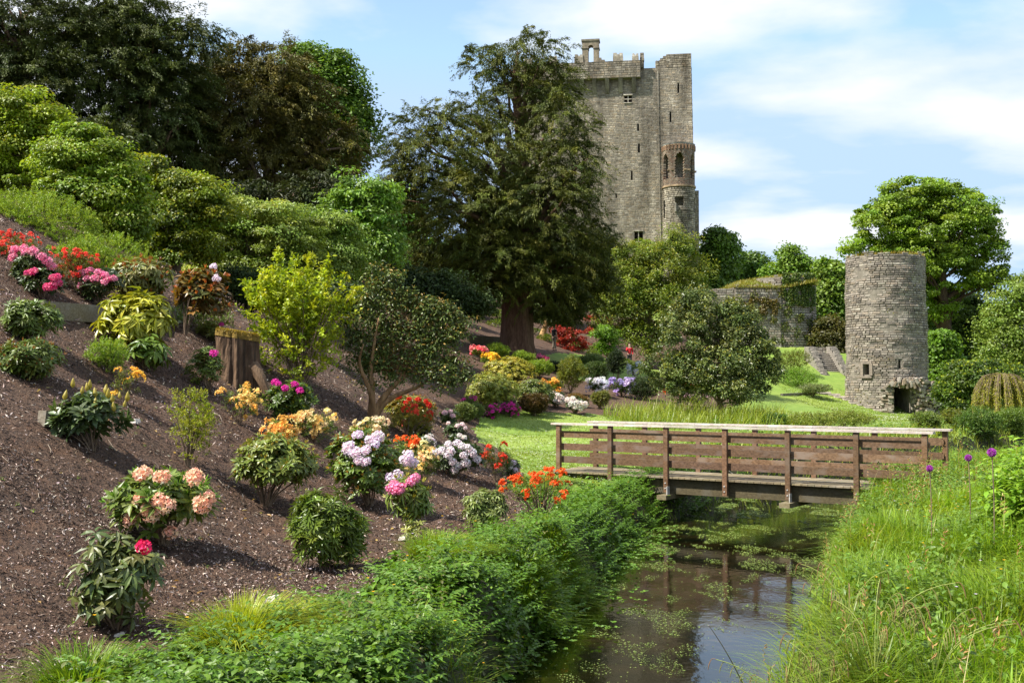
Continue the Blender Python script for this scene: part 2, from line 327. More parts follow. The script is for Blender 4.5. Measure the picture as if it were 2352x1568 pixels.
# ------------------------------------------------------------------ round tower
def round_tower():
    Yt = 78.0; u0, u1 = 1948, 2125; Rr = (u1-u0)/2/F*Yt*1.0; C = at((u0+u1)/2, 881, Yt+Rr); C[2] = .7; Ht = at(2036,575,Yt)[2]-C[2]
    th = thing('stone_tower', 'free-standing round grey stone tower with arched doorway at its foot', 'tower', C)
    g = rs(4); Rt = Rr*1.0; Rb = Rr*1.045
    def pos(s, t, o, Rr=Rr):
        a = s/Rr - math.pi; R_ = Rb+(Rt-Rb)*t/Ht + o + .035*math.sin(a*3+t*.8)+.025*math.sin(a*7-t*1.9)+.02*math.sin(t*5+a*2); return C + np.array([math.sin(a)*R_, -math.cos(a)*R_, t])   # a=0 faces the camera
    # s of pixel u
    vd = -C[:2]/np.linalg.norm(C[:2]); af = math.atan2(vd[0], -vd[1])
    def s_of(u): return Rr*(math.asin(max(-1,min(1,(u-2036.5)/88.5)))+af+math.pi)
    def tz(v): return at(2036, v, Yt)[2]-C[2]
    core = Acc(); nseg = 64; an = np.arange(nseg)*2*math.pi/nseg
    vs = []
    for (rr, z) in ((Rb,-1.2),(Rt,Ht-.25),(Rt-.6,Ht-.25),(Rt-.6,Ht-1.5)):
        vs += [C+np.array([math.cos(q)*rr, math.sin(q)*rr, z]) for q in an]
    j = np.arange(nseg); k = (j+1)%nseg
    fs = np.concatenate([np.stack([r*nseg+j, r*nseg+k, (r+1)*nseg+k, (r+1)*nseg+j],1) for r in range(3)])
    core.add(vs, [fs, np.array([[3*nseg+q for q in range(nseg)], [q for q in range(nseg)][::-1]])])
    co = core.build('wall_core', M['mortar'], th)
    opens = [(1989,2001,837,860),(2062,2067,826,846),(2051,2086,889,950)]
    ex = []; cut = Acc()
    for (a0,a1,v0,v1) in opens:
        s0, s1, t0, t1 = s_of(a0), s_of(a1), tz(v1), tz(v0); ex.append((s0,s1,t0,t1)); sm = (s0+s1)/2; t0=max(t0,-.05)
        p = pos(sm, (t0+t1)/2, 0); n = unit(pos(sm,1,1)-pos(sm,1,0)); ax = np.array([np.cross(n,[0,0,1.]), n, [0,0,1.]])
        box(cut, p-n*(1.8 if s1-s0>.6 else .6), ((s1-s0)/2, 2.8 if s1-s0>.6 else 1.4, (t1-t0)/2), ax)
    boolcut(co, cut)
    sk = Acc(); cols = [(.28,.245,.205),(.32,.28,.235),(.24,.21,.18),(.29,.24,.19),(.36,.325,.275),(.21,.185,.16)]
    S = 2*math.pi*Rr
    topf = lambda s: Ht - .10 + .16*math.sin(s*3.1)*math.sin(s*1.3)+.12*math.sin(s*7.7)*math.sin(s*2.9)
    skin(sk, pos, S, Ht+.15, .155, .38, .085, g, cols, ex, top=topf)
    sk.build('stonework', M['stone'], th)
    iv = Acc(); n_ = 500; s = s_of(2036)+ (g.rand(n_)-.5)*2*Rr*1.5; t = g.rand(n_)**2*Ht*.98; kq = (np.sin(s*2.3+t*.4)+np.sin(t*1.7+s)) > 1.05; s = s[kq]; t = t[kq]; n_ = len(s)
    P = np.array([pos(a_, b_, .09) for a_, b_ in zip(s, t)]); nn_ = unit((P-C)*[1,1,0]); leaves(iv, P, unit(g.normal(size=(n_,3))+[0,0,.3]), unit(nn_+g.normal(size=(n_,3))*.3), .16, .07, cvar(g,n_,(.14,.15,.03),(.22,.17,.05))); iv.build('creeper', M['leaf'], th)
    # frame stones of small window
    wf = Acc(); s0, s1, t0, t1 = ex[0]
    for (sa, sb, ta, tb) in ((s0-.28,s0-.02,t0-.1,t1+.1),(s1+.02,s1+.25,t0-.05,t1+.08),(s0-.25,s1+.2,t1+.06,t1+.26),(s0-.2,s1+.2,t0-.24,t0-.1)):
        p = pos((sa+sb)/2, (ta+tb)/2, .03); n = unit(pos((sa+sb)/2,1,1)-pos((sa+sb)/2,1,0)); ax = np.array([np.cross(n,[0,0,1.]), n, [0,0,1.]])
        box(wf, p, ((sb-sa)/2, .09, (tb-ta)/2), ax, (.24,.20,.165))
    wf.build('window_surround', M['stone'], th)
    # ruined rubble porch round doorway
    pa = Acc(); sA, sB, tA, tB = ex[2]; 
    for i in range(950):
        s = sA-.75+g.rand()*(sB-sA+3.2); t = g.rand()*(2.7)
        lim = 2.55 - .35*max(0, s-sB-1.4) - .9*max(0, sA-s) - .5*max(0,abs(s-(sA+sB)/2)-.9)*.3
        if t > lim or (sA-.02 < s < sB+.02 and t < tB-.05+.12): continue
        o = .05+.8*g.rand()*(1 if s > sB or t > tB else .6)
        hl = (.10+.16*g.rand(), .12, .04+.06*g.rand()); s_ = s
        if s < sB and s+hl[0] > sA and t < tB: s_ = s-hl[0]
        if s > sB and s-hl[0] < sB and t < tB: s_ = s+hl[0]
        if t > tB and t-hl[2]<tB: t = tB+hl[2]
        p = pos(s_, t, o); n = unit(pos(s_,1,1)-pos(s_,1,0)); rot = (g.rand()-.5)*.3
        if t > tB+.1 and abs(s-(sA+sB)/2) < 1.1:            # voussoirs fan round the arch
            hl = (.06, .12, .2); rot = -(s-(sA+sB)/2)*.75
        x = np.cross(n,[0,0,1.]); x2 = x*math.cos(rot)+np.array([0,0,1.])*math.sin(rot); z2 = -x*math.sin(rot)+np.array([0,0,1.])*math.cos(rot)
        k_ = .7+.6*g.rand(); base = np.array([(.34,.30,.25),(.30,.25,.2),(.42,.38,.33),(.28,.22,.16)][g.randint(4)])*k_
        box(pa, p, hl, np.array([x2, n, z2]), base)
    # jamb wall standing forward on the right
    n = unit(pos(sB,1,1)-pos(sB,1,0)); x = np.cross(n,[0,0,1.]);
    p = pos(sB+2.35, 1.05, .35); box(pa, p, (.28,.35,1.15), np.array([x,n,[0,0,1.]]), (.16,.13,.1), .8)
    pa.build('ruined_porch', M['stone'], th)
    # grass tufts on the wall head
    gr = Acc(); n_ = 700; s = g.rand(n_)*S; P = np.array([pos(q, Ht-.22, -.25*g.rand()) for q in s]); 
    blades(gr, P, .1+.22*g.rand(n_), .03, (g.rand(n_,3)-.5)*[1,1,0], cvar(g,n_,(.18,.16,.04),(.30,.2,.06)))
    gr.build('wall_top_grass', M['grass'], th)
    d = Acc(); box(d, C+np.array([0,0,1.5]), (Rr*.75,Rr*.75,.02)); 
round_tower()

# ------------------------------------------------------------------ castle keep
def castle():
    Yc = 140.0; k = Yc/F; rot = R(-8)
    O = at(1592, 881, Yc); O[2] = 0                     # right front corner at ground plan
    ex = np.array([math.cos(rot), math.sin(rot), 0])*-1  # leftwards along face
    ex = np.array([-math.cos(rot), -math.sin(rot), 0.]); nf = np.array([ex[1], -ex[0], 0.]); 
    if nf[1] > 0: nf = -nf
    zt = lambda v: at(1500, v, Yc)[2]
    g = rs(9); th = thing('castle_keep', 'tall grey limestone castle keep with broken battlements and a corner turret', 'castle', (O[0]-8, O[1]+7, 12))
    def sx(u): # distance left of right edge for pixel u on the front face
        d = ray(u, 800); den = d[0]*nf[0]+d[1]*nf[1]; tt = (O[0]*nf[0]+O[1]*nf[1])/den; p = d[:2]*tt; return float((p-O[:2])@ex[:2])
    def slab(acc, u0, u1, v0, v1, y0, y1, col=(1,1,1), batter=0):   # y: distance behind the face plane (neg = proud)
        s0, s1 = sx(u1), sx(u0); c = O + ex*(s0+s1)/2 - nf*(y0+y1)/2; c[2] = (zt(v0)+zt(v1))/2
        box(acc, c, ((s1-s0)/2, (y1-y0)/2, (zt(v0)-zt(v1))/2), np.array([-ex, -nf, [0,0,1.]]), col)
    Wd = sx(1186)
    # battered body
    core = Acc(); zb, z1 = 12.0, zt(153)
    def corner(s, y, z, b): return O + ex*s - nf*y + np.array([0,0,z]) + b
    bt = .03
    def body(s0, s1, y0, y1, z0, z1, acc, b0=.5, b1=0):
        vv = [corner(s0,y0,z0,nf*b0-ex*b0), corner(s1,y0,z0,nf*b0+ex*b0), corner(s1,y1,z0,-nf*b0+ex*b0), corner(s0,y1,z0,-nf*b0-ex*b0),
              corner(s0,y0,z1,nf*b1-ex*b1), corner(s1,y0,z1,nf*b1+ex*b1), corner(s1,y1,z1,-nf*b1+ex*b1), corner(s0,y1,z1,-nf*b1-ex*b1)]
        acc.add(vv, [BOXF[:, ::-1]])
    body(0, Wd, 0, 15, zb, z1, core, .55, 0)
    co = core.build('wall_core', M['mortar'], th)
    wins = [(1559.5,1563.5,190,213),(1541,1545,256,280),(1466,1470,281,298),(1467.5,1472,327,348),(1451,1455,390,411),(1415,1418.5,441,452),(1436,1454,215,231),(1458,1478,530,554),(1317,1322,215,232)]
    cut = Acc(); exc = []
    Tt = z1-zb
    def pos(s, t, o):
        f = 1-t/Tt; return O + ex*(s*(1)+(s/Wd-.5)*2*.55*f) + nf*(o+.55*f) + np.array([0,0,zb+t])
    for (a0,a1,v0,v1) in wins:
        s0, s1, t0, t1 = sx(a1), sx(a0), zt(v1)-zb, zt(v0)-zb; f = 1-(t0+t1)/2/Tt; sh = ((s0+s1)/2/Wd-.5)*1.1*f
        c = O + ex*(s0+s1)/2 - nf*.5; c[2] = zb+(t0+t1)/2; box(cut, c, ((s1-s0)/2, 1.8, (t1-t0)/2), np.array([-ex,-nf,[0,0,1.]]))
        exc.append((s0-sh, s1-sh, t0, t1))
    boolcut(co, cut)
    cols = [(.30,.265,.21),(.33,.295,.24),(.27,.24,.19),(.30,.25,.185),(.37,.34,.29),(.25,.225,.19)]
    sk = Acc(); skin(sk, pos, Wd, Tt, .21, .46, .035, g, cols, exc); 
    skl = Acc()
    def posl(s, t, o): f = 1-t/Tt; return O + ex*(Wd+o+.55*f) - nf*(s*(1)) + np.array([0,0,zb+t])
    skin(sk, posl, 15, Tt, .35, .9, .07, g, cols)
    def posr(s, t, o): f = 1-t/Tt; return O - ex*(o+.55*f) - nf*s + np.array([0,0,zb+t])
    skin(sk, posr, 15, Tt, .35, .9, .07, g, cols)
    # staining patches through colour attribute of stones
    V_ = sk.v; 
    for i in range(len(V_)):
        p = V_[i]; s = (p-O)@ex; z = p[:,2]; st = .5+.5*np.sin(s*1.7+1.3*np.sin(s*.6)+.15*z); st2 = .5+.5*np.sin(s*.9+2+.4*np.sin(z*.5))*np.sin(z*.23+s*.3)
        sk.c[i] = sk.c[i]*(1 - .30*(st**3)[:,None])*(1+.22*st2[:,None]*np.array([1.05,1,.85]))
    sk.build('stonework', M['keep'], th)
    # window mullions, hoods, and the recesses' frames
    for (a0,a1,v0,v1) in (wins[6], wins[7], wins[8]):
        w = Acc(); m_ = (a0+a1)/2; cc = (.5,.47,.41); f = .55*(1-(zt(v1)-zb)/Tt)
        slab(w, a0-1.5, a1+1.5, v0-3, v0-.2, -.16-f, .1, cc); w.build('lintel', M['keep'], th); w = Acc(); slab(w, a0-1.0, a1+1.0, v1+.2, v1+1.8, -.14-f, .1, cc); w.build('window_sill', M['keep'], th); w = Acc()
        if a1-a0 > 8: slab(w, m_-.9, m_+.9, v0, v1, -.02-f, .2-f, cc)
        if v0 < 300 and a1-a0 > 8: slab(w, a0, a1, (v0+v1)/2-.7, (v0+v1)/2+.7, -.01-f, .18-f, cc)
        if w.n: w.build('window_frame', M['keep'], th)
    # machicolated parapet
    par = Acc(); sp0, sp1 = sx(1474), Wd+.6
    def pospar(s, t, o): return O + ex*(sp0+s) + nf*(.95+o) + np.array([0,0,zt(177)+t])
    cp_ = Acc(); slab(cp_, 1180, 1474, 139, 177, -.95, .3); cpo = cp_.build('parapet_core', M['mortar'], th)
    skin(par, pospar, sp1-sp0, zt(138)-zt(177), .27, .6, .07, g, cols)
    def posps(s, t, o): return O + ex*(sp0-o) + nf*(.95-s) + np.array([0,0,zt(177)+t])
    skin(par, posps, 1.2, zt(138)-zt(177), .27, .6, .05, g, cols)
    par.build('parapet', M['keep'], th); par = Acc()
    # right block above the wall head, slot between
    def block(u0, u1, v0, v1, y0, y1):
        acc = Acc()
        cb_ = Acc(); slab(acc, u0, u1, v0, v1, y0, y1, (.2,.18,.14))
        s0, s1 = sx(u1), sx(u0)
        skin(acc, lambda s,t,o: O+ex*(s0+s)+nf*(-y0+o)+np.array([0,0,zt(v1)+t]), s1-s0, zt(v0)-zt(v1), .27, .55, .07, g, cols)
        skin(acc, lambda s,t,o: O+ex*(s1+o)-nf*(y0+s)+np.array([0,0,zt(v1)+t]), y1-y0, zt(v0)-zt(v1), .27, .55, .07, g, cols)
        acc.build('wall_head', M['keep'], th)
    block(1534, 1592, 123, 153.5, 0, 5); block(1538, 1590, 121.2, 123.2, .3, 5); block(1509.5, 1534, 137, 153.5, .05, 2.5); block(1520,1534,131,137,.1,2); block(1527,1534,126,131,.1,2)
    block(1474,1482,120,153.5,-.6,1.0)
    for i in range(7): par = Acc(); slab(par, 1509.8+i*3.4, 1513+i*3.4, 135.4-i*.25+(i%2)*.9, 137, .2, 1.6, (.3,.27,.22)); par.build('coping_stone', M['keep'], th)
    for (u0,u1,v0) in ((1322,1342,119),(1411,1434,119),(1455,1470,122),(1478,1483,127),(1262,1282,120),(1205,1225,121)):
        mo = Acc(); pale = (.55,.52,.46)
        slab(mo, u0, u1, v0+7, 139.5, -.9, -.2, (.36,.33,.27)); w_ = (u1-u0)
        slab(mo, u0+.6, u0+w_*.38, v0, v0+7, -.86, -.25, pale); slab(mo, u1-w_*.36, u1-.6, v0+.6, v0+7, -.86, -.25, pale); slab(mo, u0+w_*.4, u1-w_*.38, v0+3, v0+7, -.84, -.25, pale)
        mo.build('merlon', M['keep'], th)
    # dark underside and corbels
    for u in (1339, 1367.5, 1397, 1428, 1459, 1300, 1262, 1225):
        c_ = Acc(); s = sx(u); w = .26; z0, z1_ = zt(208), zt(177.2)
        vv = [corner(s-w,0,z0,nf*.0)-nf*.1, corner(s+w,0,z0,nf*0)-nf*.1, corner(s+w,0,z1_,nf*.93), corner(s-w,0,z1_,nf*.93), corner(s-w,0,z1_,nf*0)-nf*.2, corner(s+w,0,z1_,nf*0)-nf*.2]
        vv[0] = vv[0]+nf*.3; vv[1] = vv[1]+nf*.3; vv += [corner(s-w,.2,z0,nf*0), corner(s+w,.2,z0,nf*0)]
        c_.add(vv, [np.array([[0,1,2,3],[3,2,5,4],[0,3,4,6],[1,7,5,2],[6,4,5,7],[0,6,7,1]])], (.24,.22,.18)); c_.build('corbel', M['keep'], th)
    # bellcote
    bc = Acc(); 
    def arch(acc, u0,u1,v0,v1,a0,a1,av,y0,y1,col):
        slab(acc,u0,a0,v0,v1,y0,y1,col); slab(acc,a1,u1,v0,v1,y0,y1,col); r=(a1-a0)/2; mid=(a0+a1)/2; nseg=8
        vs=[]; 
        for i in range(nseg):
            q0=a0+(a1-a0)*i/nseg; q1=a0+(a1-a0)*(i+1)/nseg; qm=(q0+q1)/2; vv=av-math.sqrt(max(0,r*r-(qm-mid)**2))
            slab(acc,q0,q1,v0,vv,y0+.002,y1-.002,col)
    arch(bc,1340,1378,88,139,1353.5,1366,104,-.75,.5,(.30,.26,.2)); slab(bc,1338,1380,84.5,88.5,-.85,.6,(.26,.24,.19)); slab(bc,1343,1375,83,84.6,-.5,.3,(.22,.22,.17))
    slab(bc,1338.6,1354.5,103,105.5,-.85,.6,(.34,.3,.25)); slab(bc,1365,1379.6,103,105.5,-.85,.6,(.34,.3,.25)); slab(bc,1376,1384,128,139,-.7,.3,(.3,.27,.22)); slab(bc,1384,1392,133,139,-.7,.3,(.28,.25,.2))
    bc.build('bellcote', M['keep'], th)
    # corner turret
    tc_ = O + ex*sx(1561) + nf*.35; tw = Acc(); rr = 36.5*k
    def tpos(r0, z0): return lambda s,t,o: np.array([tc_[0]+math.cos(s/r0+math.pi)*(r0+o), tc_[1]+math.sin(s/r0+math.pi)*(r0+o), z0+t])
    tcol = [(.34,.31,.26),(.30,.27,.22),(.38,.35,.3),(.26,.23,.19)]; bcol = [(.28,.19,.145),(.31,.235,.18),(.26,.21,.165),(.31,.27,.22)]
    def su_(u, r0): 
        q = max(-1,min(1,(u-1560.5)/(r0/k))); return r0*(math.pi/2+math.asin(q)-.10)
    def cyl(acc, r0, z0, z1, col, n=40, r1=None):
        a_ = np.arange(n)*2*math.pi/n; r1 = r1 or r0
        vs = [(tc_[0]+math.cos(q)*r0, tc_[1]+math.sin(q)*r0, z0) for q in a_]+[(tc_[0]+math.cos(q)*r1, tc_[1]+math.sin(q)*r1, z1) for q in a_]
        j = np.arange(n); acc.add(vs, [np.stack([j,(j+1)%n,n+(j+1)%n,n+j],1), np.array([list(range(n))[::-1], list(range(n,2*n))])], col)
    tcore = Acc(); cyl(tcore, rr, 12, zt(434), (1,1,1)); to = tcore.build('turret_core', M['mortar'], th)
    ex1 = [(su_(1551,rr),su_(1569,rr),zt(474)-12,zt(459)-12),(su_(1551.5,rr),su_(1555,rr),zt(494)-12,zt(474)-12),(su_(1525.5,rr),su_(1528.5,rr),zt(500)-12,zt(466)-12),(su_(1593,rr),su_(1596,rr),zt(490)-12,zt(462)-12)]
    cut = Acc()
    for e in ex1:
        sm=(e[0]+e[1])/2; p=tpos(rr,12)(sm,(e[2]+e[3])/2,0); n=unit(tpos(rr,12)(sm,0,1)-tpos(rr,12)(sm,0,0)); box(cut,p,((e[1]-e[0])/2,1.0,(e[3]-e[2])/2),np.array([np.cross(n,[0,0,1.]),n,[0,0,1.]]))
    boolcut(to, cut)
    tl = Acc(); skin(tl, tpos(rr,12), 2*math.pi*rr, zt(434)-12, .24, .5, .07, g, tcol, ex1); tl.build('turret_base', M['keep'], th)
    # brick lantern stage with pointed openings: inner drum + skin with open arches
    tb = Acc(); z0 = zt(430); z1b = zt(338); r2 = rr*1.0; nA = 72; sl = 2*math.pi*r2/nA; hh = .17
    arches = [su_(1561.5,r2)+i*2*math.pi*r2/6 for i in range(-3,4)]
    def inarch(s, t):
        z = z0+t
        for a_ in arches:
            d_ = abs(s-a_); za, zs, zp = zt(414), zt(376), zt(358); hw = 10.5*k
            if za < z < zs and d_ < hw: return True
            if zs <= z < zp and d_ < hw*math.sqrt(max(0,1-((z-zs)/(zp-zs))**1.6)): return True
        return False
    rows = int((z1b-z0)/hh)
    for r_ in range(rows):
        for i in range(nA):
            s = i*sl+(r_%2)*sl*.5; t = r_*hh
            if inarch(s+sl/2, t+hh/2): continue
            p = tpos(r2,z0); o = .03*g.rand(); c_ = np.array(bcol[g.randint(4)])*(.75+.4*g.rand())
            vv = [p(s,t,-.35),p(s+sl,t,-.35),p(s+sl,t+hh,-.35),p(s,t+hh,-.35),p(s+.012,t+.012,o),p(s+sl-.012,t+.012,o),p(s+sl-.012,t+hh-.012,o),p(s+.012,t+hh-.012,o)]
            tb.add(vv, [BOXF], c_)
    tb.build('brick_lantern', M['keep'], th)
    rg = Acc()
    for (va,vb,e_) in ((430,434,.16),(338.5,341,.06)): rg = Acc(); cyl(rg, rr+e_, zt(vb), zt(va), (.36,.27,.18)); rg.build('cornice', M['keep'], th)
    rg = Acc(); cyl(rg, rr+.02, zt(338.5), zt(335), (.35,.36,.37), r1=rr+.1); rg.build('roof_rim', M['keep'], th); rg = Acc(); cyl(rg, rr+.05, zt(335)+.004, zt(332.5), (.35,.36,.37), r1=rr*.6)
    rg.build('roof', M['keep'], th); 
    for i in range(30):
        p = tpos(r2,0)(i*2*math.pi*r2/30, zt(344), .05); rg = Acc(); box(rg, p, (.09,.09,.3), None, (.32,.2,.13)); rg.build('bracket', M['keep'], th)
    for i in range(24):
        p = tpos(r2,0)(i*2*math.pi*r2/24, zt(396), .04); 
        if not inarch(i*2*math.pi*r2/24, zt(396)-z0): rg = Acc(); box(rg, p, (.2,.09,.07), None, (.4,.3,.2)); rg.build('string_course', M['keep'], th)
    # lower block on the right
    lb = Acc(); 
    lc = O - ex*.45 - nf*2.0; box(lb, (lc[0], lc[1], (12+zt(438))/2), (.42,2.0,(zt(438)-12)/2), np.array([-ex,-nf,[0,0,1.]]), (.25,.23,.2)); 
    skin(lb, lambda s,t,o: O-ex*(.9-s)-nf*(-.02-o)+np.array([0,0,12+t]), .9, zt(438)-12, .27, .4, .06, g, cols)
    lb.build('garderobe_wall', M['keep'], th)
    dp = Acc(); s_ = sx(1514); tube(dp, [pos(s_, Tt-.5, .12), pos(s_, 3, .12)], .04, 5, (.4,.38,.33)); dp.build('lightning_cable', M['keep'], th)
castle()

# ------------------------------------------------------------------ bastion wall, steps
def bastion():
    Yb = 100.0; g = rs(31); k = Yb/F; cols = [(.33,.29,.24),(.28,.25,.21),(.38,.35,.30),(.30,.25,.2)]
    zt = lambda v: at(1750, v, Yb)[2]; X = lambda u: at(u, 800, Yb)[0]
    th = thing('ruined_bastion', 'ruined grey stone bastion with grass growing over its broken top', 'ruin', (X(1770), Yb+3, zt(800)))
    w = Acc(); st = Acc()
    def prism(u0,u1,v0,v1,y0,y1,acc=w,skn=True,colr=(.24,.21,.17)):
        x0,x1=X(u0),X(u1); box(acc, ((x0+x1)/2,(y0+y1)/2,(zt(v0)+zt(v1))/2), ((x1-x0)/2,(y1-y0)/2,(zt(v0)-zt(v1))/2), None, colr)
        if skn: skin(st, lambda s,t,o: np.array([x0+s, y0-o, zt(v1)+t]), x1-x0, zt(v0)-zt(v1), .22, .5, .07, g, cols)
    prism(1690,1795,655,812,Yb,Yb+7); prism(1640,1692,662,812,Yb+.4,Yb+6)
    for u0,u1 in ((1690,1702),(1736,1744),(1786,1795)): prism(u0,u1,653,662,Yb-.05,Yb+.6)
    # curved right flank
    cx_, cy_ = X(1815), Yb+3.2; r0 = 64*k+.6
    pf = lambda s,t,o: np.array([cx_+math.sin(-1.05+s/r0)*(r0+o), cy_-math.cos(-1.05+s/r0)*(r0+o), zt(812)+t])
    topf = lambda s: zt(640 if s<2.0 else 632)-zt(812)+.12*math.sin(s*4)
    S = r0*3.0; skin(st, pf, S, zt(628)-zt(812), .22, .5, .07, g, cols, top=topf)
    n=24; c_=[pf(S*i/n,0,-.05) for i in range(n+1)]; vt=[]
    for q in c_: vt += [q, q+np.array([0,0,zt(636)-zt(812)])]
    kk=np.arange(n)*2; w.add(vt,[np.stack([kk,kk+2,kk+3,kk+1],1)],(.24,.21,.17))
    w.build('wall_core', M['mortar'], th); st.build('stonework', M['stone'], th)
    # grassy top
    gt = Acc(); nn=26; gx_=np.linspace(X(1690),X(1876),nn); gy_=np.linspace(Yb-.1,Yb+6.5,10); vs=[]
    for y in gy_:
        for x in gx_:
            u=1176+x/Yb*F; top=np.interp(u,[1690,1710,1760,1810,1850,1876],[655,645,636,630,628,640]); f_=min(1,(y-Yb)/2.0)
            vs.append((x,y,zt(658)+(zt(top)-zt(658))*f_ + (.6*max(0,(u-1800)/80) if f_<.3 else 0)))
    i_=np.arange(nn-1); gt.add(vs,[np.concatenate([np.stack([r*nn+i_,r*nn+i_+1,(r+1)*nn+i_+1,(r+1)*nn+i_],1) for r in range(9)])]); gt.build('turf_top', M['lawn'], th, smooth=True)
    gr = Acc(); m_=9000; vs=np.array(vs); q=vs[g.randint(0,len(vs),m_)]+(g.rand(m_,3)-.5)*[.8,.7,.0]
    blades(gr, q-np.array([0,0,.08]), .15+.3*g.rand(m_), .05, (g.rand(m_,3)-.5)*[1,1,0], cvar(g,m_,(.17,.19,.04),(.27,.21,.06))); gr.build('grass', M['grass'], th)
    iv = Acc()   # creepers
    def ivy(n_,u0,u1,v0,v1,c1,c2,th_=.9):
        u=u0+(u1-u0)*g.rand(n_); v=v0+(v1-v0)*g.rand(n_)
        keep=(np.sin(u*.21+v*.05)+np.sin(v*.17-u*.08)+g.rand(n_)*1.4)>th_; u=u[keep]; v=v[keep]; n_=len(u)
        P=np.array([[X(a),Yb-.12-.15*g.rand(),zt(b_)] if a<1797 else pf(r0*(1.05+math.asin(max(-1,min(1,(X(a)-cx_)/r0)))),zt(b_)-zt(812),.08+.15*g.rand()) for a,b_ in zip(u,v)])
        Nn=unit(g.normal(size=(n_,3))*.5+[0,-1,.4]); leaves(iv,P,unit(g.normal(size=(n_,3))*.6+[0,-.2,-.8]),Nn,.2,.16,cvar(g,n_,c1,c2))
    ivy(2500,1702,1785,685,720,(.10,.085,.02),(.14,.10,.03),.2); ivy(1600,1720,1860,660,740,(.08,.10,.02),(.13,.12,.03),1.3); ivy(3500,1800,1878,625,700,(.05,.09,.015),(.10,.14,.03),-.3); ivy(1200,1790,1870,690,790,(.05,.08,.02),(.1,.12,.03),1.2)
    iv.build('creeper', M['leaf'], th)
    # staircase
    Ys=93.0; k2=Ys/F; zs=lambda v: at(1890,v,Ys)[2]; Xs=lambda u: at(u,800,Ys)[0]
    ts = thing('stone_staircase', 'narrow grey stone staircase between sloping walls beside the ruined bastion', 'stairs', (Xs(1890),Ys,zs(885)))
    a=Acc(); n=15
    for i in range(n):
        za=zs(882)+(zs(812)-zs(882))*(i+1)/n; y=Ys-4.2+i*.32
        box(a,((Xs(1869)+Xs(1906))/2,y+2,(za+zs(890)-1)/2),((Xs(1906)-Xs(1869))/2-.01,2.0-i*.002,(za-zs(890)+1)/2),None,np.array((.28,.26,.23))*(.8+.4*g.rand()))
        box(a,((Xs(1869)+Xs(1906))/2,y+.1,za+.03),((Xs(1906)-Xs(1869))/2-.02,.16,.035),None,np.array((.40,.37,.33))*(.85+.3*g.rand()))
    a.build('steps', M['stone'], ts)
    for nm,ua,ub,yb in (('side_wall',1856,1868,0),('side_wall',1906.5,1917,-.3)):
        a=Acc(); x0,x1=Xs(ua),Xs(ub); zb_=zs(890)-1.0
        prof=[(Ys+1.2,zs(795)),(Ys-.2,zs(797)),(Ys-4.6+yb,zs(872)+(.0)),(Ys-4.6+yb,zb_),(Ys+1.2,zb_)]
        vs=[(x0,y,z) for y,z in prof]+[(x1,y,z) for y,z in prof]; q=len(prof)
        a.add(vs,[np.array([[0,1,2,3,4]]),np.array([[9,8,7,6,5]]),np.array([[i,(i+q),(i+1)%q+q,(i+1)%q] for i in range(q)])],(.27,.245,.21))
        skin(a,lambda s,t,o: np.array([x0+s,Ys-4.6+yb-o,zb_+t]),x1-x0,zs(872)-zb_,.2,.3,.05,g,[(.30,.27,.23),(.26,.23,.195),(.36,.33,.29)])
        for i in range(120):
            f_=g.rand(); y=Ys-.2+(-4.4+yb)*f_; z=zs(797)+(zs(872)-zs(797))*f_; box(a,(x0+(x1-x0)*g.rand(),y,z+.01),(.08+.1*g.rand(),.1,.05),None,np.array((.31,.285,.25))*(.7+.5*g.rand()))
        a.build(nm,M['stone'],ts)
    a=Acc(); box(a,((Xs(1869)+Xs(1906))/2,Ys+1.3,(zs(800)+zs(890))/2),((Xs(1906)-Xs(1869))/2-.01,.15,(zs(796)-zs(890))/2),None,(.2,.19,.16))
    skin(a,lambda s,t,o: np.array([Xs(1869)+s,Ys+1.15-o,zs(815)+t]),Xs(1906)-Xs(1869),zs(796)-zs(815),.2,.4,.06,g,cols); a.build('landing_wall',M['stone'],ts)
bastion()
# stepping slabs down the lawn
def path_steps():
    g=rs(3); pts=[(1890,905),(1912,909),(1930,914),(1948,920),(1962,926),(1980,933),(2000,938),(2020,943)]
    for i,(u,v) in enumerate(pts):
        p=hit(u,v); o=Acc(); box(o,(p[0],p[1],p[2]+.03),(.42+.15*g.rand(),.45,.07),None,np.array((.42,.37,.32))*(.8+.4*g.rand()),.95)
        ob=o.build('step_slab',M['stone']); tag(ob,'flat stone step in the lawn path leading down to the round tower','step','stone steps across the lawn')
path_steps()
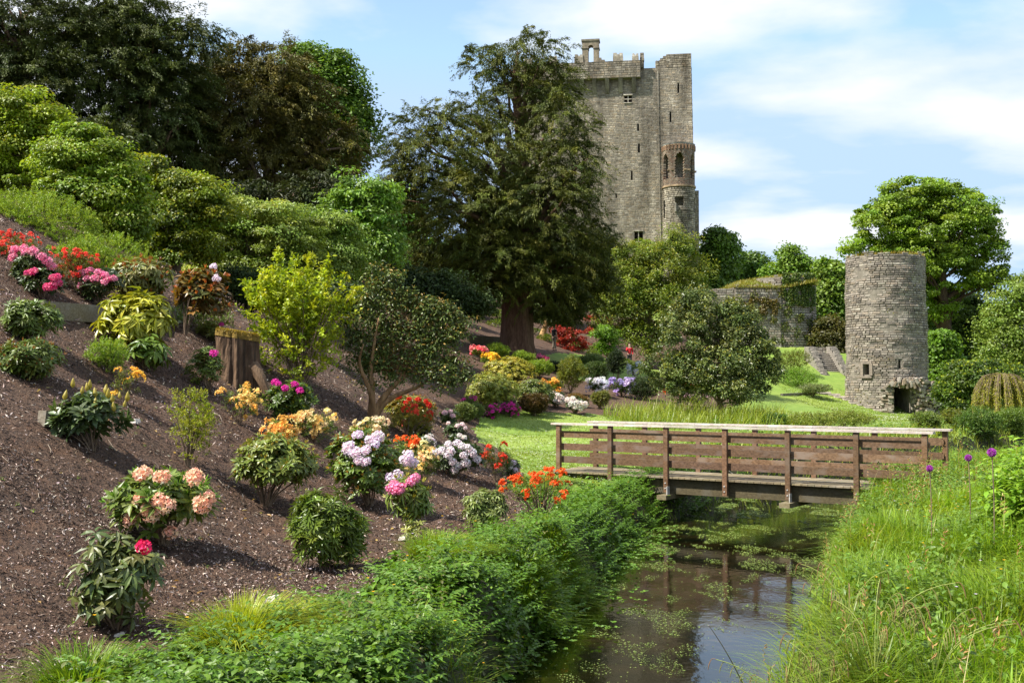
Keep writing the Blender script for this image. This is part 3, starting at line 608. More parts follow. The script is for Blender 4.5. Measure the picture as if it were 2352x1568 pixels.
# ------------------------------------------------------------------ footbridge
def plane(u, v, h):
    d = ray(u, v); return np.array([0,0,EYE]) + d*((h-EYE)/d[2])
def bridge():
    g = rs(7); zd = .95; A = plane(1271, 970.4, 2.05); B = plane(2144, 991.5, 2.05)
    d = B-A; d[2] = 0; Lr = np.linalg.norm(d); d /= Lr; nb = np.array([-d[1], d[0], 0.]); A0 = A.copy(); A0[2] = 0
    wd = 1.45
    ax = np.array([d, nb, [0,0,1.]])
    def bx(acc, s0, s1, y0, y1, z0, z1, col=(1,1,1), a=ax): box(acc, A0 + d*(s0+s1)/2 + nb*(y0+y1)/2 + np.array([0,0,(z0+z1)/2]), ((s1-s0)/2,(y1-y0)/2,(z1-z0)/2), a, col)
    def s_of(u):    # position along the front rail of pixel column u
        r = ray(u, 980); m_ = np.array([[r[0], -d[0]],[r[1], -d[1]]]); return float(np.linalg.solve(m_, A0[:2])[1])
    def sb(u):
        r = ray(u, 985); o_ = A0[:2]+nb[:2]*(wd+.02); m_ = np.array([[r[0], -d[0]],[r[1], -d[1]]]); return float(np.linalg.solve(m_, o_)[1])
    th = thing('footbridge', 'brown wooden footbridge with plank railings crossing the stream', 'bridge', A0+np.array([0,0,zd]))
    def cc(): return (.75+.45*g.rand())*np.array([1, .97+.06*g.rand(), .94+.1*g.rand()])
    ps = [s_of(u) for u in (1286,1404,1532,1667,1811,1968,2125)]
    o = Acc(); s = -.05
    while s < Lr+.45:
        bx(o, s, s+.132, -.045, wd+.05, zd-.035, zd+.002*g.rand(), cc()); s += .142
    o.build('deck', M['deck'], th)
    for y in (.0, wd-.06):
        o = Acc(); bx(o, -.35, Lr+.4, y+.09, y+.17, zd-.37, zd-.037, cc()*.95); o.build('beam', M['beam'], th)
    for s in (ps[2]+.03, ps[4]+.03):
        o = Acc(); bx(o, s-.12, s+.10, -.32, wd+.3, zd-.47, zd-.374, cc()); o.build('cross_beam', M['deck'], th)
        o = Acc(); bx(o, s+.02, s+.035, -.14, -.02, zd-.373, zd-.2, (1,1,1)); o.build('angle_bracket', M['metal'], th)
    for y0, face in ((-.09, 0), (wd, 1)):
        for i, s in enumerate(ps if not face else [sb(u_) for u_ in (1367,1480,1603,1733,1868,2008,2170)]):
            o = Acc()
            zt_ = 2.01; bx(o, s-.05, s+.05, y0, y0+.09, (zd-.33 if 0<i<6 or face else zd-.05), zt_, cc()*np.array([1,.95,.9])*1.0); p = o.build('post', M['wood'], th)
            if not face and 0 < i < 6:
                for z in (zd-.13, zd-.24):
                    b_ = Acc(); q = A0+d*(s+.0)+nb*(y0)+np.array([0,0,z]); tube(b_, [q, q-nb*.018], .014, 8); b_.build('bolt', M['metal'], p)
        yb = (.002, .04) if not face else (wd-.042, wd-.002)
        e0, e1 = (ps[0]-.0, ps[6]+.05) if not face else (sb(1357), sb(2165))
        for zb in (.195, .485, .77):
            o = Acc(); cuts = [e0]+[q for q in ((ps[2], ps[4]) if zb < .7 else (ps[3],))]+[e1]
            for q0, q1 in zip(cuts[:-1], cuts[1:]): bx(o, q0+.002, q1-.002, yb[0], yb[1], zd+zb, zd+zb+.15, cc())
            # chamfered end
            bx(o, e1, e1+.03, yb[0], yb[1], zd+zb+.025, zd+zb+.125, cc())
            o.build('rail_board', M['wood'], th)
        o = Acc(); e0, e1 = (-.0, Lr+.02) if not face else (sb(1353), sb(2186))
        cuts = [e0, ps[2], ps[4], e1]
        for q0, q1 in zip(cuts[:-1], cuts[1:]):
            bx(o, q0+.003, q1-.003, (-.12 if not face else wd-.08), (.075 if not face else wd+.12), 2.01, 2.05+.004*g.rand(), cc())
        o.build('handrail', M['pale'], th)
    # abutment sleeper and stones at the left end
    ab = thing('timber_step', 'grey sleeper step where the footbridge meets the lawn', 'step', A0+np.array([0,0,zd])); o = Acc()
    bx(o, -.75, -.08, -.1, wd+.1, zd-.16, zd-.01, (.9,.9,.9)); o.build('sleeper', M['deck'], ab)
    for i in range(9):
        o = Acc(); q = A0 + d*(-.5+.12*i) - nb*(.15+.1*g.rand()) + np.array([0,0,zd-.12-.3*g.rand()]); box(o, q, (.1,.09,.06), None, np.array((.5,.48,.44))*(.7+.5*g.rand()), .8); o.build('edging_stone', M['stone'], ab)
bridge()
# timber edging, log end, stump
def board(u0,v0,u1,v1,h,wth,name,label,m):
    a=hit(u0,v0); b=hit(u1,v1); d=b-a; l=np.linalg.norm(d); d/=l; y=unit(np.cross([0,0,1.],d)); z=np.cross(d,y)
    o=Acc(); box(o,(a+b)/2+np.array([0,0,h*.35]),(l/2,wth/2,h/2),np.array([d,y,z])); return tag(o.build(name,m),label,'edging')
M['edge'] = woodmat('grey edging', (.11,.09,.06), (.24,.21,.165), .8)
board(95,728,400,748,.30,.10,'timber_edging','grey weathered timber board holding up the mulch behind the yellow-leaved shrub',M['edge'])
board(95,978,160,990,.2,.14,'timber_edging','short grey timber end sticking out of the mulch beside the budding rhododendron',M['edge'])
board(1795,909,1872,907,.16,.2,'timber_edging','low timber edging along the flower bed before the stone staircase',M['edge'])
board(1075,786,1150,790,.5,.3,'timber_edging','dark timber retaining edge behind the trunk of the big yew',M['beam'])
def stump():
    B = hit(545, 884); g = rs(2); z = B[1]; k = z/F; r0 = 47*k; H0 = at(545,766,z)[2]-B[2]
    th = thing('tree_stump', 'cut tree stump with golden moss on its tilted flat top', 'stump', B); n = 72; rows = 12
    o = Acc(); vs = []
    for r in range(rows):
        t = r/(rows-1)
        for i in range(n):
            a = 2*math.pi*i/n; fl = .92+.28*(1-t)**3*(.6+.4*math.sin(3*a+.8))+.07*math.sin(9*a+2*t)+.05*math.sin(17*a+t)+.06*g.rand()
            x = math.cos(a)*r0*fl; y = math.sin(a)*r0*fl*.9; zz = -.25+(H0+.25)*t + (t**4)*(-x*.16)
            vs.append(B+np.array([x-.0, y, zz]))
    j = np.arange(n); fs = np.concatenate([np.stack([r*n+j, r*n+(j+1)%n, (r+1)*n+(j+1)%n, (r+1)*n+j],1) for r in range(rows-1)])
    gcol = np.tile(np.clip(.46+.32*np.sin(np.arange(n)*2.9)*np.sin(np.arange(n)*1.3)+.3*(g.rand(n)-.5),.2,1)[:,None]*[1.0,.84,.72], (rows,1)); o.add(vs, [fs, np.array([list(range((rows-1)*n, rows*n))])], gcol); o.build('stump_wood', M['bark'], th)
    ms = Acc(); top = np.array(vs[-n:]); c = top.mean(0); ring2 = c+(top-c)*1.05+[0,0,-.09]; ring1 = c+(top-c)*1.0+[0,0,.035]; r3 = c+(top-c)*.55+[0,0,.05]
    ms.add(np.concatenate([ring2, ring1, r3, [c+[0,0,.05]]]), [np.concatenate([np.stack([j,(j+1)%n,n+(j+1)%n,n+j],1), np.stack([n+j,n+(j+1)%n,2*n+(j+1)%n,2*n+j],1)]), np.stack([2*n+j,2*n+(j+1)%n,np.full(n,3*n)],1)]); ms.build('moss_cap', M['moss'], th)
    m_ = 2200; a = g.rand(m_)*6.283; rr = g.rand(m_)**.5; P = c + np.stack([np.cos(a)*rr*r0*1.05, np.sin(a)*rr*r0*.95, .03-.16*np.cos(a)*rr*r0-.03*(rr>.95)],1)
    mg = Acc(); blades(mg, P, .02+.035*g.rand(m_), .012, (g.rand(m_,3)-.5)*[1.5,1.5,0], cvar(g,m_,(.26,.17,.02),(.15,.12,.02)), (0,.5,1)); mg.build('moss_tufts', M['grass'], th)
    rt = Acc(); e = hit(625,940); tube(rt, bez(B+np.array([r0*.8,-.1,.28]), B+np.array([r0*1.3,-.2,.18]), e+np.array([0,0,.0]), 8), np.linspace(.15,.04,8), 8, (.8,.7,.6)); rt.build('root', M['bark'], th)
stump()
# ------------------------------------------------------------------ people
def skinbody(name, joints, edges, radii, mtl, parent, sub=2):
    me = bpy.data.meshes.new(name); me.from_pydata([tuple(map(float,j)) for j in joints], edges, []); ob = bpy.data.objects.new(name, me); COL.objects.link(ob)
    md = ob.modifiers.new('s','SKIN'); sv = me.skin_vertices[0].data
    for i, r in enumerate(radii): sv[i].radius = (r, r) if np.isscalar(r) else r; sv[i].use_root = (i == 0)
    m2 = ob.modifiers.new('u','SUBSURF'); m2.levels = sub; m2.render_levels = sub
    dg = bpy.context.evaluated_depsgraph_get(); dg.update(); me2 = bpy.data.meshes.new_from_object(ob.evaluated_get(dg)); ob.modifiers.clear(); ob.data = me2
    for p in me2.polygons: p.use_smooth = True
    me2.materials.clear(); me2.materials.append(mtl); me2.name = name
    ob.parent = parent; ob.matrix_parent_inverse = Matrix.Identity(4); return ob
def flat(name, c, rough=.8):
    return noisemat(name, tuple(q*.85 for q in c), c, 30, rough=rough, bump=.1)
def person(B, yaw, h, label, shirt, trousers, hair, raised):
    th = thing('person', label, 'person', B); th.rotation_euler[2] = yaw; s = h/1.75
    skinm = flat('skin', (.52,.33,.25), .5)
    J = []; E = []; Rr = []
    def j(p, r, par=None):
        J.append(np.array(p)*s); Rr.append(r*s if np.isscalar(r) else (r[0]*s, r[1]*s)); 
        if par is not None: E.append((par, len(J)-1))
        return len(J)-1
    pel = j((0,0,.95),(.14,.1)); w = j((0,0,1.12),(.125,.09),pel); ch = j((0,0,1.32),(.155,.1),w); nk = j((0,-.0,1.48),.06,ch); hd0 = j((0,-.01,1.56),(.065,.075),nk); hd1 = j((0,-.01,1.65),(.078,.095),hd0); j((0,0,1.72),(.06,.07),hd1)
    arms = {}
    for sd in (-1,1):
        sh = j((sd*.19,0,1.42),.055,ch)
        if raised and sd == -1: el = (sd*.26,-.16,1.20); wr = (sd*.14,-.27,1.42)
        else: el = (sd*.25,.02,1.13); wr = (sd*.24,-.08,.88)
        e = j(el,.042,sh); wv = j(wr,.03,e); dv = unit(np.array(wr)-np.array(el)); pm = np.array(wr)+dv*.06; pv = j(pm,(.038,.02),wv)
        for q in range(4):
            off = np.array([0,(q-1.5)*.02,0]); f1 = j(pm+dv*.05+off,.010,pv); j(pm+dv*(.08+.01*(q in (1,2)))+off+np.array([-sd*.012,0,0]),.008,f1)
        t_ = j(pm+dv*.0+np.array([-sd*.0,-.045,.01]),.011,pv); j(pm+dv*.03+np.array([0,-.06,.0]),.009,t_)
        arms[sd] = (el, wr)
        hp = j((sd*.09,0,.90),.095,pel); kn = j((sd*.10,-.03*sd,.50),.062,hp); an = j((sd*.11,.02*sd,.09),.042,kn); j((sd*.12,-.14,.04),.035,an)
    skinbody('body', J, E, Rr, skinm, th)
    # clothing, a little wider than the body
    def cloth(nm, pts, ed, rad, c): skinbody(nm, [np.array(p)*s for p in pts], ed, [ (r*s if np.isscalar(r) else (r[0]*s,r[1]*s)) for r in rad], flat(nm, c), th)
    lo = raised
    P_ = [(0,0,1.12),(0,0,.94),(0,0,1.32),(0,0,1.45)]; ed = [(0,1),(0,2),(2,3)]; rd = [(.15,.115),(.165,.125),(.175,.12),.075]
    for sd in (-1,1):
        el, wr = arms[sd]; P_.append((sd*.2,0,1.42)); ed.append((2,len(P_)-1)); rd.append(.07); P_.append(el if lo else tuple(np.array(el)*.6+np.array((sd*.2,0,1.42))*.4)); ed.append((len(P_)-2,len(P_)-1)); rd.append(.06)
        if lo: P_.append(tuple(np.array(wr)*.9+np.array(el)*.1)); ed.append((len(P_)-2,len(P_)-1)); rd.append(.045)
    cloth('shirt', P_, ed, rd, shirt)
    P_ = [(0,0,.97)]; ed = []; rd = [(.155,.12)]
    for sd in (-1,1):
        n0 = len(P_); P_ += [(sd*.09,0,.88),(sd*.10,-.03*sd,.50),(sd*.11,.02*sd,.12)]; ed += [(0,n0),(n0,n0+1),(n0+1,n0+2)]; rd += [.11,.085,.075]
    cloth('trousers', P_, ed, rd, trousers)
    for sd in (-1,1): cloth('shoe', [(sd*.11,.03,.05),(sd*.12,-.15,.04)], [(0,1)], [.05,.042], (.04,.035,.03))
    cloth('cap' if not raised else 'hair', [(0,.01,1.70),(0,.03,1.745),(0,-.10 if not raised else .05,1.70 if not raised else 1.60)], [(0,1),(0,2)], [(.088,.1),(.07,.08),.04 if not raised else .07], hair)
    # face: nose, eyes, ears
    for (x,y,z,r,nm) in ((0,-.105,1.62,.016,'nose'),(-.076,0,1.62,.02,'ear'),(.076,0,1.62,.02,'ear')):
        a = Acc(); box(a, np.array((x,y,z))*s, (r*.7*s,r*s,r*1.2*s)); f = a.build(nm, skinm); f.parent = th
    for x in (-.03,.03): a = Acc(); box(a, np.array((x,-.097,1.645))*s, (.012*s,.006*s,.006*s)); f = a.build('eye', flat('eye', (.03,.02,.02))); f.parent = th
pb = hit(1446, 829); pb = at(1446, 829, 81.); pb[2] = gz(pb[0], pb[1]); person(pb, .1, 1.68*(1.0), 'person in red jacket and dark trousers standing on the path, one hand at the face', (.55,.02,.03), (.03,.03,.035), (.14,.09,.06), True)
pb = at(1273, 840, 76.); pb[2] = gz(pb[0], pb[1]); person(pb, 2.2, 1.78, 'person in black shirt and dark cap standing behind the shrubs near the big yew', (.02,.02,.025), (.20,.17,.13), (.03,.03,.04), False)
# ------------------------------------------------------------------ trees
def lob(u, v, ru, rv, Y, dz=0, rd=None):
    k = Y/F; c = at(u, v, Y+dz); return (c[0], c[1], c[2], ru*k, (rd if rd else (ru*.9))*k, rv*k)
def sample_clumps(g, lobes, n, rmin=.45, up=.25):
    lo = np.array(lobes); w = lo[:,3]*lo[:,5]; w /= w.sum(); i = g.choice(len(lo), n, p=w)
    d = unit(rdir(g, n)+[0,0,up]); r = rmin+(1-rmin)*g.rand(n)**.55
    r = r*np.where(g.rand(n) < .12, 1.09, 1)
    r *= 1+.10*np.sin(d[:,0]*7+i)*np.sin(d[:,2]*6+i*2)
    return lo[i,:3]+d*lo[i,3:]*r[:,None], d, i, r
def crown(acc, g, lobes, nc, per, cr, ll, lw, c1, c2, flat=.5, rmin=.45, up=.25, T=TQ, droop=.2, amt=.3, mode='broad', tipc=None):
    C, Dc, i, r = sample_clumps(g, lobes, nc, rmin, up)
    cs = cr*(.4+1.25*g.rand(nc)**1.4); idx = np.repeat(np.arange(nc), per); n = len(idx)
    cc = cvar(g, nc, c1, c2, amt*.8)
    if mode == 'yew':         # hanging flattened sprays
        ax = unit(Dc*[1,1,.2]+g.normal(size=(nc,3))*.35); t = g.rand(n)
        side = unit(np.cross(ax, [0,0,1.]))[idx]; A = ax[idx]; cz = cs[idx]
        P = C[idx] + A*(cz*(t*1.6-.5))[:,None] + side*(cz*.5*(g.rand(n)*2-1)*(1.05-t))[:,None]; P[:,2] -= cz*(.55*t*t)+cz*.25*g.rand(n)**2
        D = unit(A*.8+side*(g.rand(n,1)*2-1)*.8+np.array([0,0,-.55])+g.normal(size=(n,3))*.3); Nn = unit(np.array([0,0,1.])+g.normal(size=(n,3))*.5+A*.25)
    else:
        d = unit(rdir(g, n)+[0,0,.25]); rr = g.rand(n)**.4
        P = C[idx]+d*(cs[idx]*rr)[:,None]*[1,1,flat]
        Nn = unit(d*[.8,.8,1]*.6+Dc[idx]*.35+np.array([0,0,.55])+g.normal(size=(n,3))*.4)
        D = unit(np.cross(Nn, rdir(g, n))+d*.5+[0,0,-droop])
    col = cc[idx]*(1+amt*.6*(g.rand(n,1)*2-1))
    if tipc is not None:
        tm = (g.rand(n) < .35*np.clip((P[:,2]-C[idx][:,2])/(cs[idx]*flat+1e-6),0,1)+.02)[:,None]; col = np.where(tm, np.array(tipc)*(.7+.6*g.rand(n,1)), col)
    leaves(acc, P, D, Nn, ll*(.6+.8*g.rand(n)), lw*(.7+.6*g.rand(n)), col, T)
    return C
def limbs(acc, g, base, top, tips, r0, nmax, col=(1,1,1), sides=6, lean=.5, twig=.12):
    """limbs leave the trunk line and reach clump centres"""
    sel = tips[g.choice(len(tips), min(nmax, len(tips)), replace=False)]
    for q in sel:
        f = np.clip((q[2]-base[2])/(top[2]-base[2]+1e-6)-.12-.25*g.rand(), .08, .92); s = base+(top-base)*f
        m_ = s*.45+q*.55+np.array([0,0,np.linalg.norm(q-s)*.12]); r = r0*(1-f*.8)*(.30+.2*g.rand())
        pts = bez(s, m_, q, 7); pts[1:-1] += (g.rand(5,3)-.5)*.06*np.linalg.norm(q-s); tube(acc, pts, np.linspace(r, r*twig, 7), sides, col)
def tree(name, label, cat, base, lobes, nc, per, cr, ll, lw, c1, c2, r0, seed, group=None, mt='leaf', topf=.85, nl=26, barkc=(1,1,1), trunkpts=None, flare=1.6, **k):
    g = rs(seed); lo = np.array(lobes); th = thing(name, label, cat, base, group)
    a = Acc(); C = crown(a, g, lobes, nc, per, cr, ll, lw, c1, c2, **k)
    a.build('crown', M[mt], th)
    t = Acc(); zt_ = (lo[:,2]+lo[:,5]).max(); top = np.array([lo[:,0].mean(), lo[:,1].mean(), base[2]+(zt_-base[2])*topf]); b = np.array(base, float)
    n = 12; tt = np.linspace(0,1,n)[:,None]; pts = b*(1-tt)+top*tt; pts[1:,:2] += np.cumsum((g.rand(n-1,2)-.5)*r0*.35,0); pts[0,2] -= .4
    rad = r0*(1-.88*tt[:,0]); rad[0] *= flare; rad[1] *= 1+(flare-1)*.25; tube(t, pts, rad, 12, barkc)
    limbs(t, g, pts[1], pts[-1], C, r0, nl, barkc); t.build('trunk', M['bark'], th, smooth=True)
    return th
def gp(u, Y): 
    p = at(u, 881, Y); p[2] = gz(p[0], p[1]); return p
# --- the great yew
def yew():
    Y = 70.; g = rs(11); B = at(1190, 812, Y); B[2] = gz(B[0], B[1]); lb = [lob(*q[:4], Y, q[4]) for q in (
      (1235,120,75,55,0),(1170,130,60,45,-1),(1265,190,65,60,0),(1110,140,50,40,0),(1180,230,95,80,0),(1090,265,60,60,-1),(1285,290,85,80,-2),(1010,265,60,38,-1),(950,290,50,45,-2),(895,330,36,58,-1),
      (1000,360,100,75,-2),(1130,370,110,100,-3),(1310,380,68,75,-3),(950,450,75,80,-1),(1080,480,110,95,-4),(1240,470,115,100,-4),(1330,470,42,60,-2),(1000,560,80,70,-1),(1150,590,110,90,-4),(1290,560,90,85,-3),(1340,620,52,95,0),(1250,620,95,80,-3),(1100,610,85,70,-2),(1320,690,75,60,1),(1370,560,40,60,-1),(1360,640,50,60,0),(930,400,60,60,-1),(900,480,40,60,0),(1000,620,80,60,0),(1190,540,120,120,2),(1100,660,60,40,1),(1275,700,70,40,1))]
    th = thing('yew_tree', 'huge old dark yew with a thick fluted trunk in front of the castle', 'tree', B)
    a = Acc(); C = crown(a, g, lb, 3300, 120, .92, .185, .048, (.040,.054,.011), (.108,.108,.019), rmin=.35, up=.1, mode='yew', amt=.35)
    # hanging fringe on the far left
    a.build('crown', M['conifer'], th)
    t = Acc(); n = 26; k = Y/F; rows = 14; 
    pts = [at(u, v, Y) for u, v in ((1188,826),(1188,790),(1188,740),(1186,690),(1188,600),(1196,480),(1200,360),(1188,260),(1180,190),(1190,120))]; rad = np.array([44,36,33,31,26,20,13,9,6,3])*k
    vs = []; 
    for i, (p, r) in enumerate(zip(pts, rad)):
        for j in range(n):
            q = 2*math.pi*j/n; f = 1+.13*math.sin(5*q+.25*i)+.08*math.sin(11*q+i*.6)*(i<5); vs.append(p+np.array([math.cos(q)*r*f, math.sin(q)*r*f, 0]))
    j = np.arange(n); t.add(vs, [np.concatenate([np.stack([i*n+j, i*n+(j+1)%n, (i+1)*n+(j+1)%n, (i+1)*n+j],1) for i in range(len(pts)-1)])], (.80,.62,.56))
    limbs(t, g, np.array(pts[3]), np.array(pts[-1]), C, rad[3], 110, (.6,.5,.42), twig=.1); t.build('trunk', M['bark'], th, smooth=True)
yew()
# --- left backdrop
def LT(name, label, lb, Y, u, nc, per, cr, ll, lw, c1, c2, r0, seed, cat='tree', group=None, **k):
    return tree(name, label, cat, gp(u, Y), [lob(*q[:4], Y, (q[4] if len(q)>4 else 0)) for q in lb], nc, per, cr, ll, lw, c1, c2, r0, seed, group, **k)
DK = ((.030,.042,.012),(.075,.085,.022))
LT('conifer_tree','tall dark evergreen filling the top left corner above the bright maple',[(30,60,150,110),(-60,180,140,120),(80,180,110,100,-1),(170,60,90,90),(40,280,120,90,1),(-120,60,120,120),(150,290,90,70,1)],46,60,1300,105,.8,.17,.05,*DK,.5,21,mode='yew',mt='conifer',rmin=.15,nl=60,barkc=(1.0,.9,.8))
LT('conifer_tree','tall dark evergreen with see-through feathery top just left of the open sky',[(290,60,120,60),(350,110,120,80),(440,70,60,45),(250,170,130,90,-1),(400,190,95,70),(330,270,130,80),(250,370,130,90,1),(400,340,110,80,1),(300,20,90,60)],48,330,1400,100,.8,.17,.05,(.036,.05,.014),(.085,.095,.025),.42,22,mode='yew',mt='conifer',rmin=.2,nl=70,barkc=(1.0,.9,.8))
LT('yew_tree','broad rusty-brown yew between the feathery evergreen and the green sycamore',[(560,150,90,58),(640,180,90,70),(500,190,80,70),(700,230,60,70),(560,270,130,90,-1),(690,320,80,90),(480,320,100,100),(600,390,140,80,-1),(740,400,75,60),(480,420,120,60),(800,330,30,60)],52,590,1500,105,.85,.18,.05,(.056,.052,.013),(.118,.092,.02),.55,23,mode='yew',mt='conifer',rmin=.25,nl=50)
LT('sycamore_tree','round bright green sycamore rising behind the rusty-brown yew',[(750,170,55,52),(700,150,45,40),(790,260,55,80),(720,240,90,90),(800,340,42,70),(740,380,70,80),(700,330,70,90)],62,740,420,200,1.0,.19,.16,(.08,.15,.022),(.12,.20,.03),.5,24,rmin=.4)
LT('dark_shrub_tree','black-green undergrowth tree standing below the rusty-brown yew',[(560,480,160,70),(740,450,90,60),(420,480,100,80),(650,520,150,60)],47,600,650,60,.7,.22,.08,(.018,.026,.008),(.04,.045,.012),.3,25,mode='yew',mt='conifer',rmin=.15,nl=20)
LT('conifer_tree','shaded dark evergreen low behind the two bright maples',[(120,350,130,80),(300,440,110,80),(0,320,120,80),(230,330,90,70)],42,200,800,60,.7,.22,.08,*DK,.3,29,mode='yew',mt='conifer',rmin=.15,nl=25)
MC = dict(flat=.42, droop=.4, rmin=.35, amt=.4)
MG = ((.15,.225,.018),(.28,.35,.025))
LT('maple_tree','bright green Japanese maple at the left edge under the dark evergreens',[(40,260,85,45),(-20,300,100,80),(110,290,45,40),(60,350,90,60),(-60,400,100,80),(60,430,80,60),(-110,320,90,90)],29,20,240,270,.42,.088,.065,*MG,.16,31,tipc=(.26,.25,.03),**MC)
LT('maple_tree','second bright green maple, rounded, right of the edge maple',[(190,325,52,35),(230,380,80,55),(160,390,80,60),(270,440,68,60),(190,470,110,70),(290,510,55,55),(120,490,70,45),(240,540,90,40)],27.5,210,270,270,.42,.082,.062,(.12,.20,.018),(.22,.30,.03),.16,32,tipc=(.22,.24,.04),**MC)
LT('maple_tree','yellow-tipped maple sloping down to the right of the two rounder maples',[(350,385,35,40),(330,440,60,50),(400,430,60,35),(450,450,70,40),(400,500,90,60),(340,540,70,60),(490,480,50,30),(430,570,70,50)],32,400,250,240,.42,.088,.065,(.10,.15,.013),(.21,.25,.015),.14,33,tipc=(.30,.29,.02),**MC)
DG = ((.15,.21,.045),(.27,.32,.08))
LT('dogwood_tree','wide layered grey-green shrub tree below the rusty-brown yew',[(560,490,120,32),(490,520,80,45),(650,500,90,35),(600,560,130,50),(500,590,90,50),(690,560,80,55),(580,630,110,40),(480,640,70,30)],36,570,280,230,.5,.10,.06,*DG,.14,34,**dict(MC,flat=.34))
LT('dogwood_tree','layered grey-green shrub tree just left of the big yew, right of the other one',[(740,510,65,35),(700,560,80,50),(780,540,50,45),(740,610,90,45),(800,600,40,50),(690,640,70,30)],38,740,180,220,.5,.10,.062,(.12,.19,.04),(.20,.27,.07),.12,35,**dict(MC,flat=.34))
LT('birch_tree','airy light green sapling with pointed top at the left foot of the big yew',[(810,425,40,30),(840,450,60,40),(800,480,60,45),(880,450,45,35),(850,520,70,50),(820,580,70,60),(880,580,50,50)],43,830,200,70,.55,.17,.09,(.10,.19,.03),(.16,.27,.05),.09,36,flat=.4,droop=.5,rmin=.35,amt=.3)
LT('background_tree','pale green tree showing through behind the lower left branches of the big yew',[(900,540,80,80),(960,600,80,60),(850,620,80,70),(1030,620,70,50),(930,500,60,50)],92,930,260,90,1.3,.38,.26,(.09,.17,.03),(.13,.22,.04),.3,37,rmin=.3)
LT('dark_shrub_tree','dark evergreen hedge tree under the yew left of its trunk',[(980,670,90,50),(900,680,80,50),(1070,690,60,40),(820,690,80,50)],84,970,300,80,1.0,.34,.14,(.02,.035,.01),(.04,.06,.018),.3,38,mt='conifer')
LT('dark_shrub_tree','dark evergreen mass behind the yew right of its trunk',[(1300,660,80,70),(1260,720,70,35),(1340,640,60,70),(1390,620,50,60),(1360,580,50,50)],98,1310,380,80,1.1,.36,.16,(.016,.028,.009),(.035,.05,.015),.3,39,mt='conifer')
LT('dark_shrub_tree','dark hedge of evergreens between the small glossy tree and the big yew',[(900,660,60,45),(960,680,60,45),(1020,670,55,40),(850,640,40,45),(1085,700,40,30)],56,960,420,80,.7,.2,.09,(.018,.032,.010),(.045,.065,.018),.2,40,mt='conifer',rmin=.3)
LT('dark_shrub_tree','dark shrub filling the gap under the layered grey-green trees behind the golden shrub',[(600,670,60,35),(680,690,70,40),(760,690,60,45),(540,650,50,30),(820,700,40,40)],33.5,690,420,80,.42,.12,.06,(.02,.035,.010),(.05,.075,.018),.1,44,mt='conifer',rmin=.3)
# --- right of the yew
LT('bay_tree','broad olive-green evergreen tree directly in front of the castle foot',[(1460,590,55,40),(1555,570,48,45),(1520,620,80,60),(1440,650,70,60),(1590,640,50,50),(1530,700,90,60),(1430,720,60,60),(1480,770,70,40),(1600,700,40,40),(1400,700,35,30)],86,1490,440,190,.75,.18,.09,(.10,.15,.025),(.19,.24,.035),.28,41,mt='leaf',rmin=.4,amt=.3,flat=.7,tipc=(.26,.25,.03),topf=.8)
LT('holly_tree','round silvery-green evergreen tree on two short stems left of the lawn steps',[(1600,710,55,45),(1660,750,70,60),(1570,770,75,65),(1700,800,80,60),(1640,840,110,60),(1550,850,70,50),(1740,860,55,45),(1640,880,110,40),(1690,740,50,50),(1760,820,30,40),(1590,890,80,28),(1700,895,70,28)],50,1655,560,120,.36,.13,.06,(.06,.09,.032),(.16,.19,.09),.15,42,mt='gloss',rmin=.45,amt=.35,flat=.8,tipc=(.20,.19,.03),topf=.7)
LT('background_tree','rounded dark green tree immediately right of the castle wall',[(1650,560,38,35),(1660,600,40,45),(1630,620,30,50),(1640,660,50,40)],150,1650,260,90,1.2,.42,.34,(.08,.15,.03),(.12,.20,.04),.4,43)
LT('background_tree','low domed green tree behind the ruined bastion top',[(1725,615,42,32),(1700,640,40,30),(1740,650,40,30)],165,1725,240,80,1.2,.42,.34,(.07,.13,.025),(.1,.17,.03),.4,44)
LT('background_tree','thin light green young tree standing above the ruined bastion top',[(1815,590,28,26),(1840,610,30,26),(1800,620,30,20),(1862,618,12,16),(1770,630,24,16)],125,1820,150,34,.9,.34,.26,(.11,.19,.03),(.15,.24,.045),.16,45,rmin=.3,nl=40)
LT('background_tree','yellow-green tree between the ruined bastion and the round tower',[(1915,650,40,42),(1905,700,40,50),(1935,700,30,50),(1900,610,20,15),(1915,760,40,30)],108,1915,330,90,.9,.32,.25,(.10,.17,.03),(.14,.22,.04),.3,46)
LT('dark_shrub_tree','brownish dark thicket behind the stone staircase, left of the round tower',[(1925,800,36,60),(1905,770,32,40),(1930,850,32,40)],100,1920,260,80,.8,.28,.16,(.06,.065,.02),(.10,.09,.03),.2,47)
LT('sycamore_tree','large domed sycamore with spreading limbs behind the round tower',[(2100,460,85,50),(2180,470,70,50),(2030,520,80,60),(2130,540,110,75),(2220,530,75,70),(1985,580,45,40),(2080,600,90,60),(2180,620,100,60),(2260,600,58,60),(2290,650,40,40),(2150,690,60,50),(2240,500,50,50),(2050,470,50,40)],112,2180,680,170,1.0,.24,.20,(.12,.20,.02),(.20,.29,.03),.75,48,rmin=.42,nl=90,flat=.42,barkc=(.45,.4,.35),topf=.75)
LT('background_tree','grey-green leafy tree below the sycamore, right of the round tower',[(2190,720,70,60),(2240,760,70,70),(2170,780,50,60),(2220,830,80,50),(2150,840,40,50)],118,2200,480,90,1.0,.30,.2,(.08,.13,.035),(.12,.19,.05),.35,49)
LT('background_tree','pale yellow-green tree at the right edge behind the weeping willow',[(2330,700,60,50),(2360,760,70,80),(2300,800,60,60),(2290,740,40,40),(2390,680,60,60)],105,2340,420,60,1.0,.26,.16,(.14,.20,.05),(.20,.27,.07),.25,50,rmin=.35,nl=60)
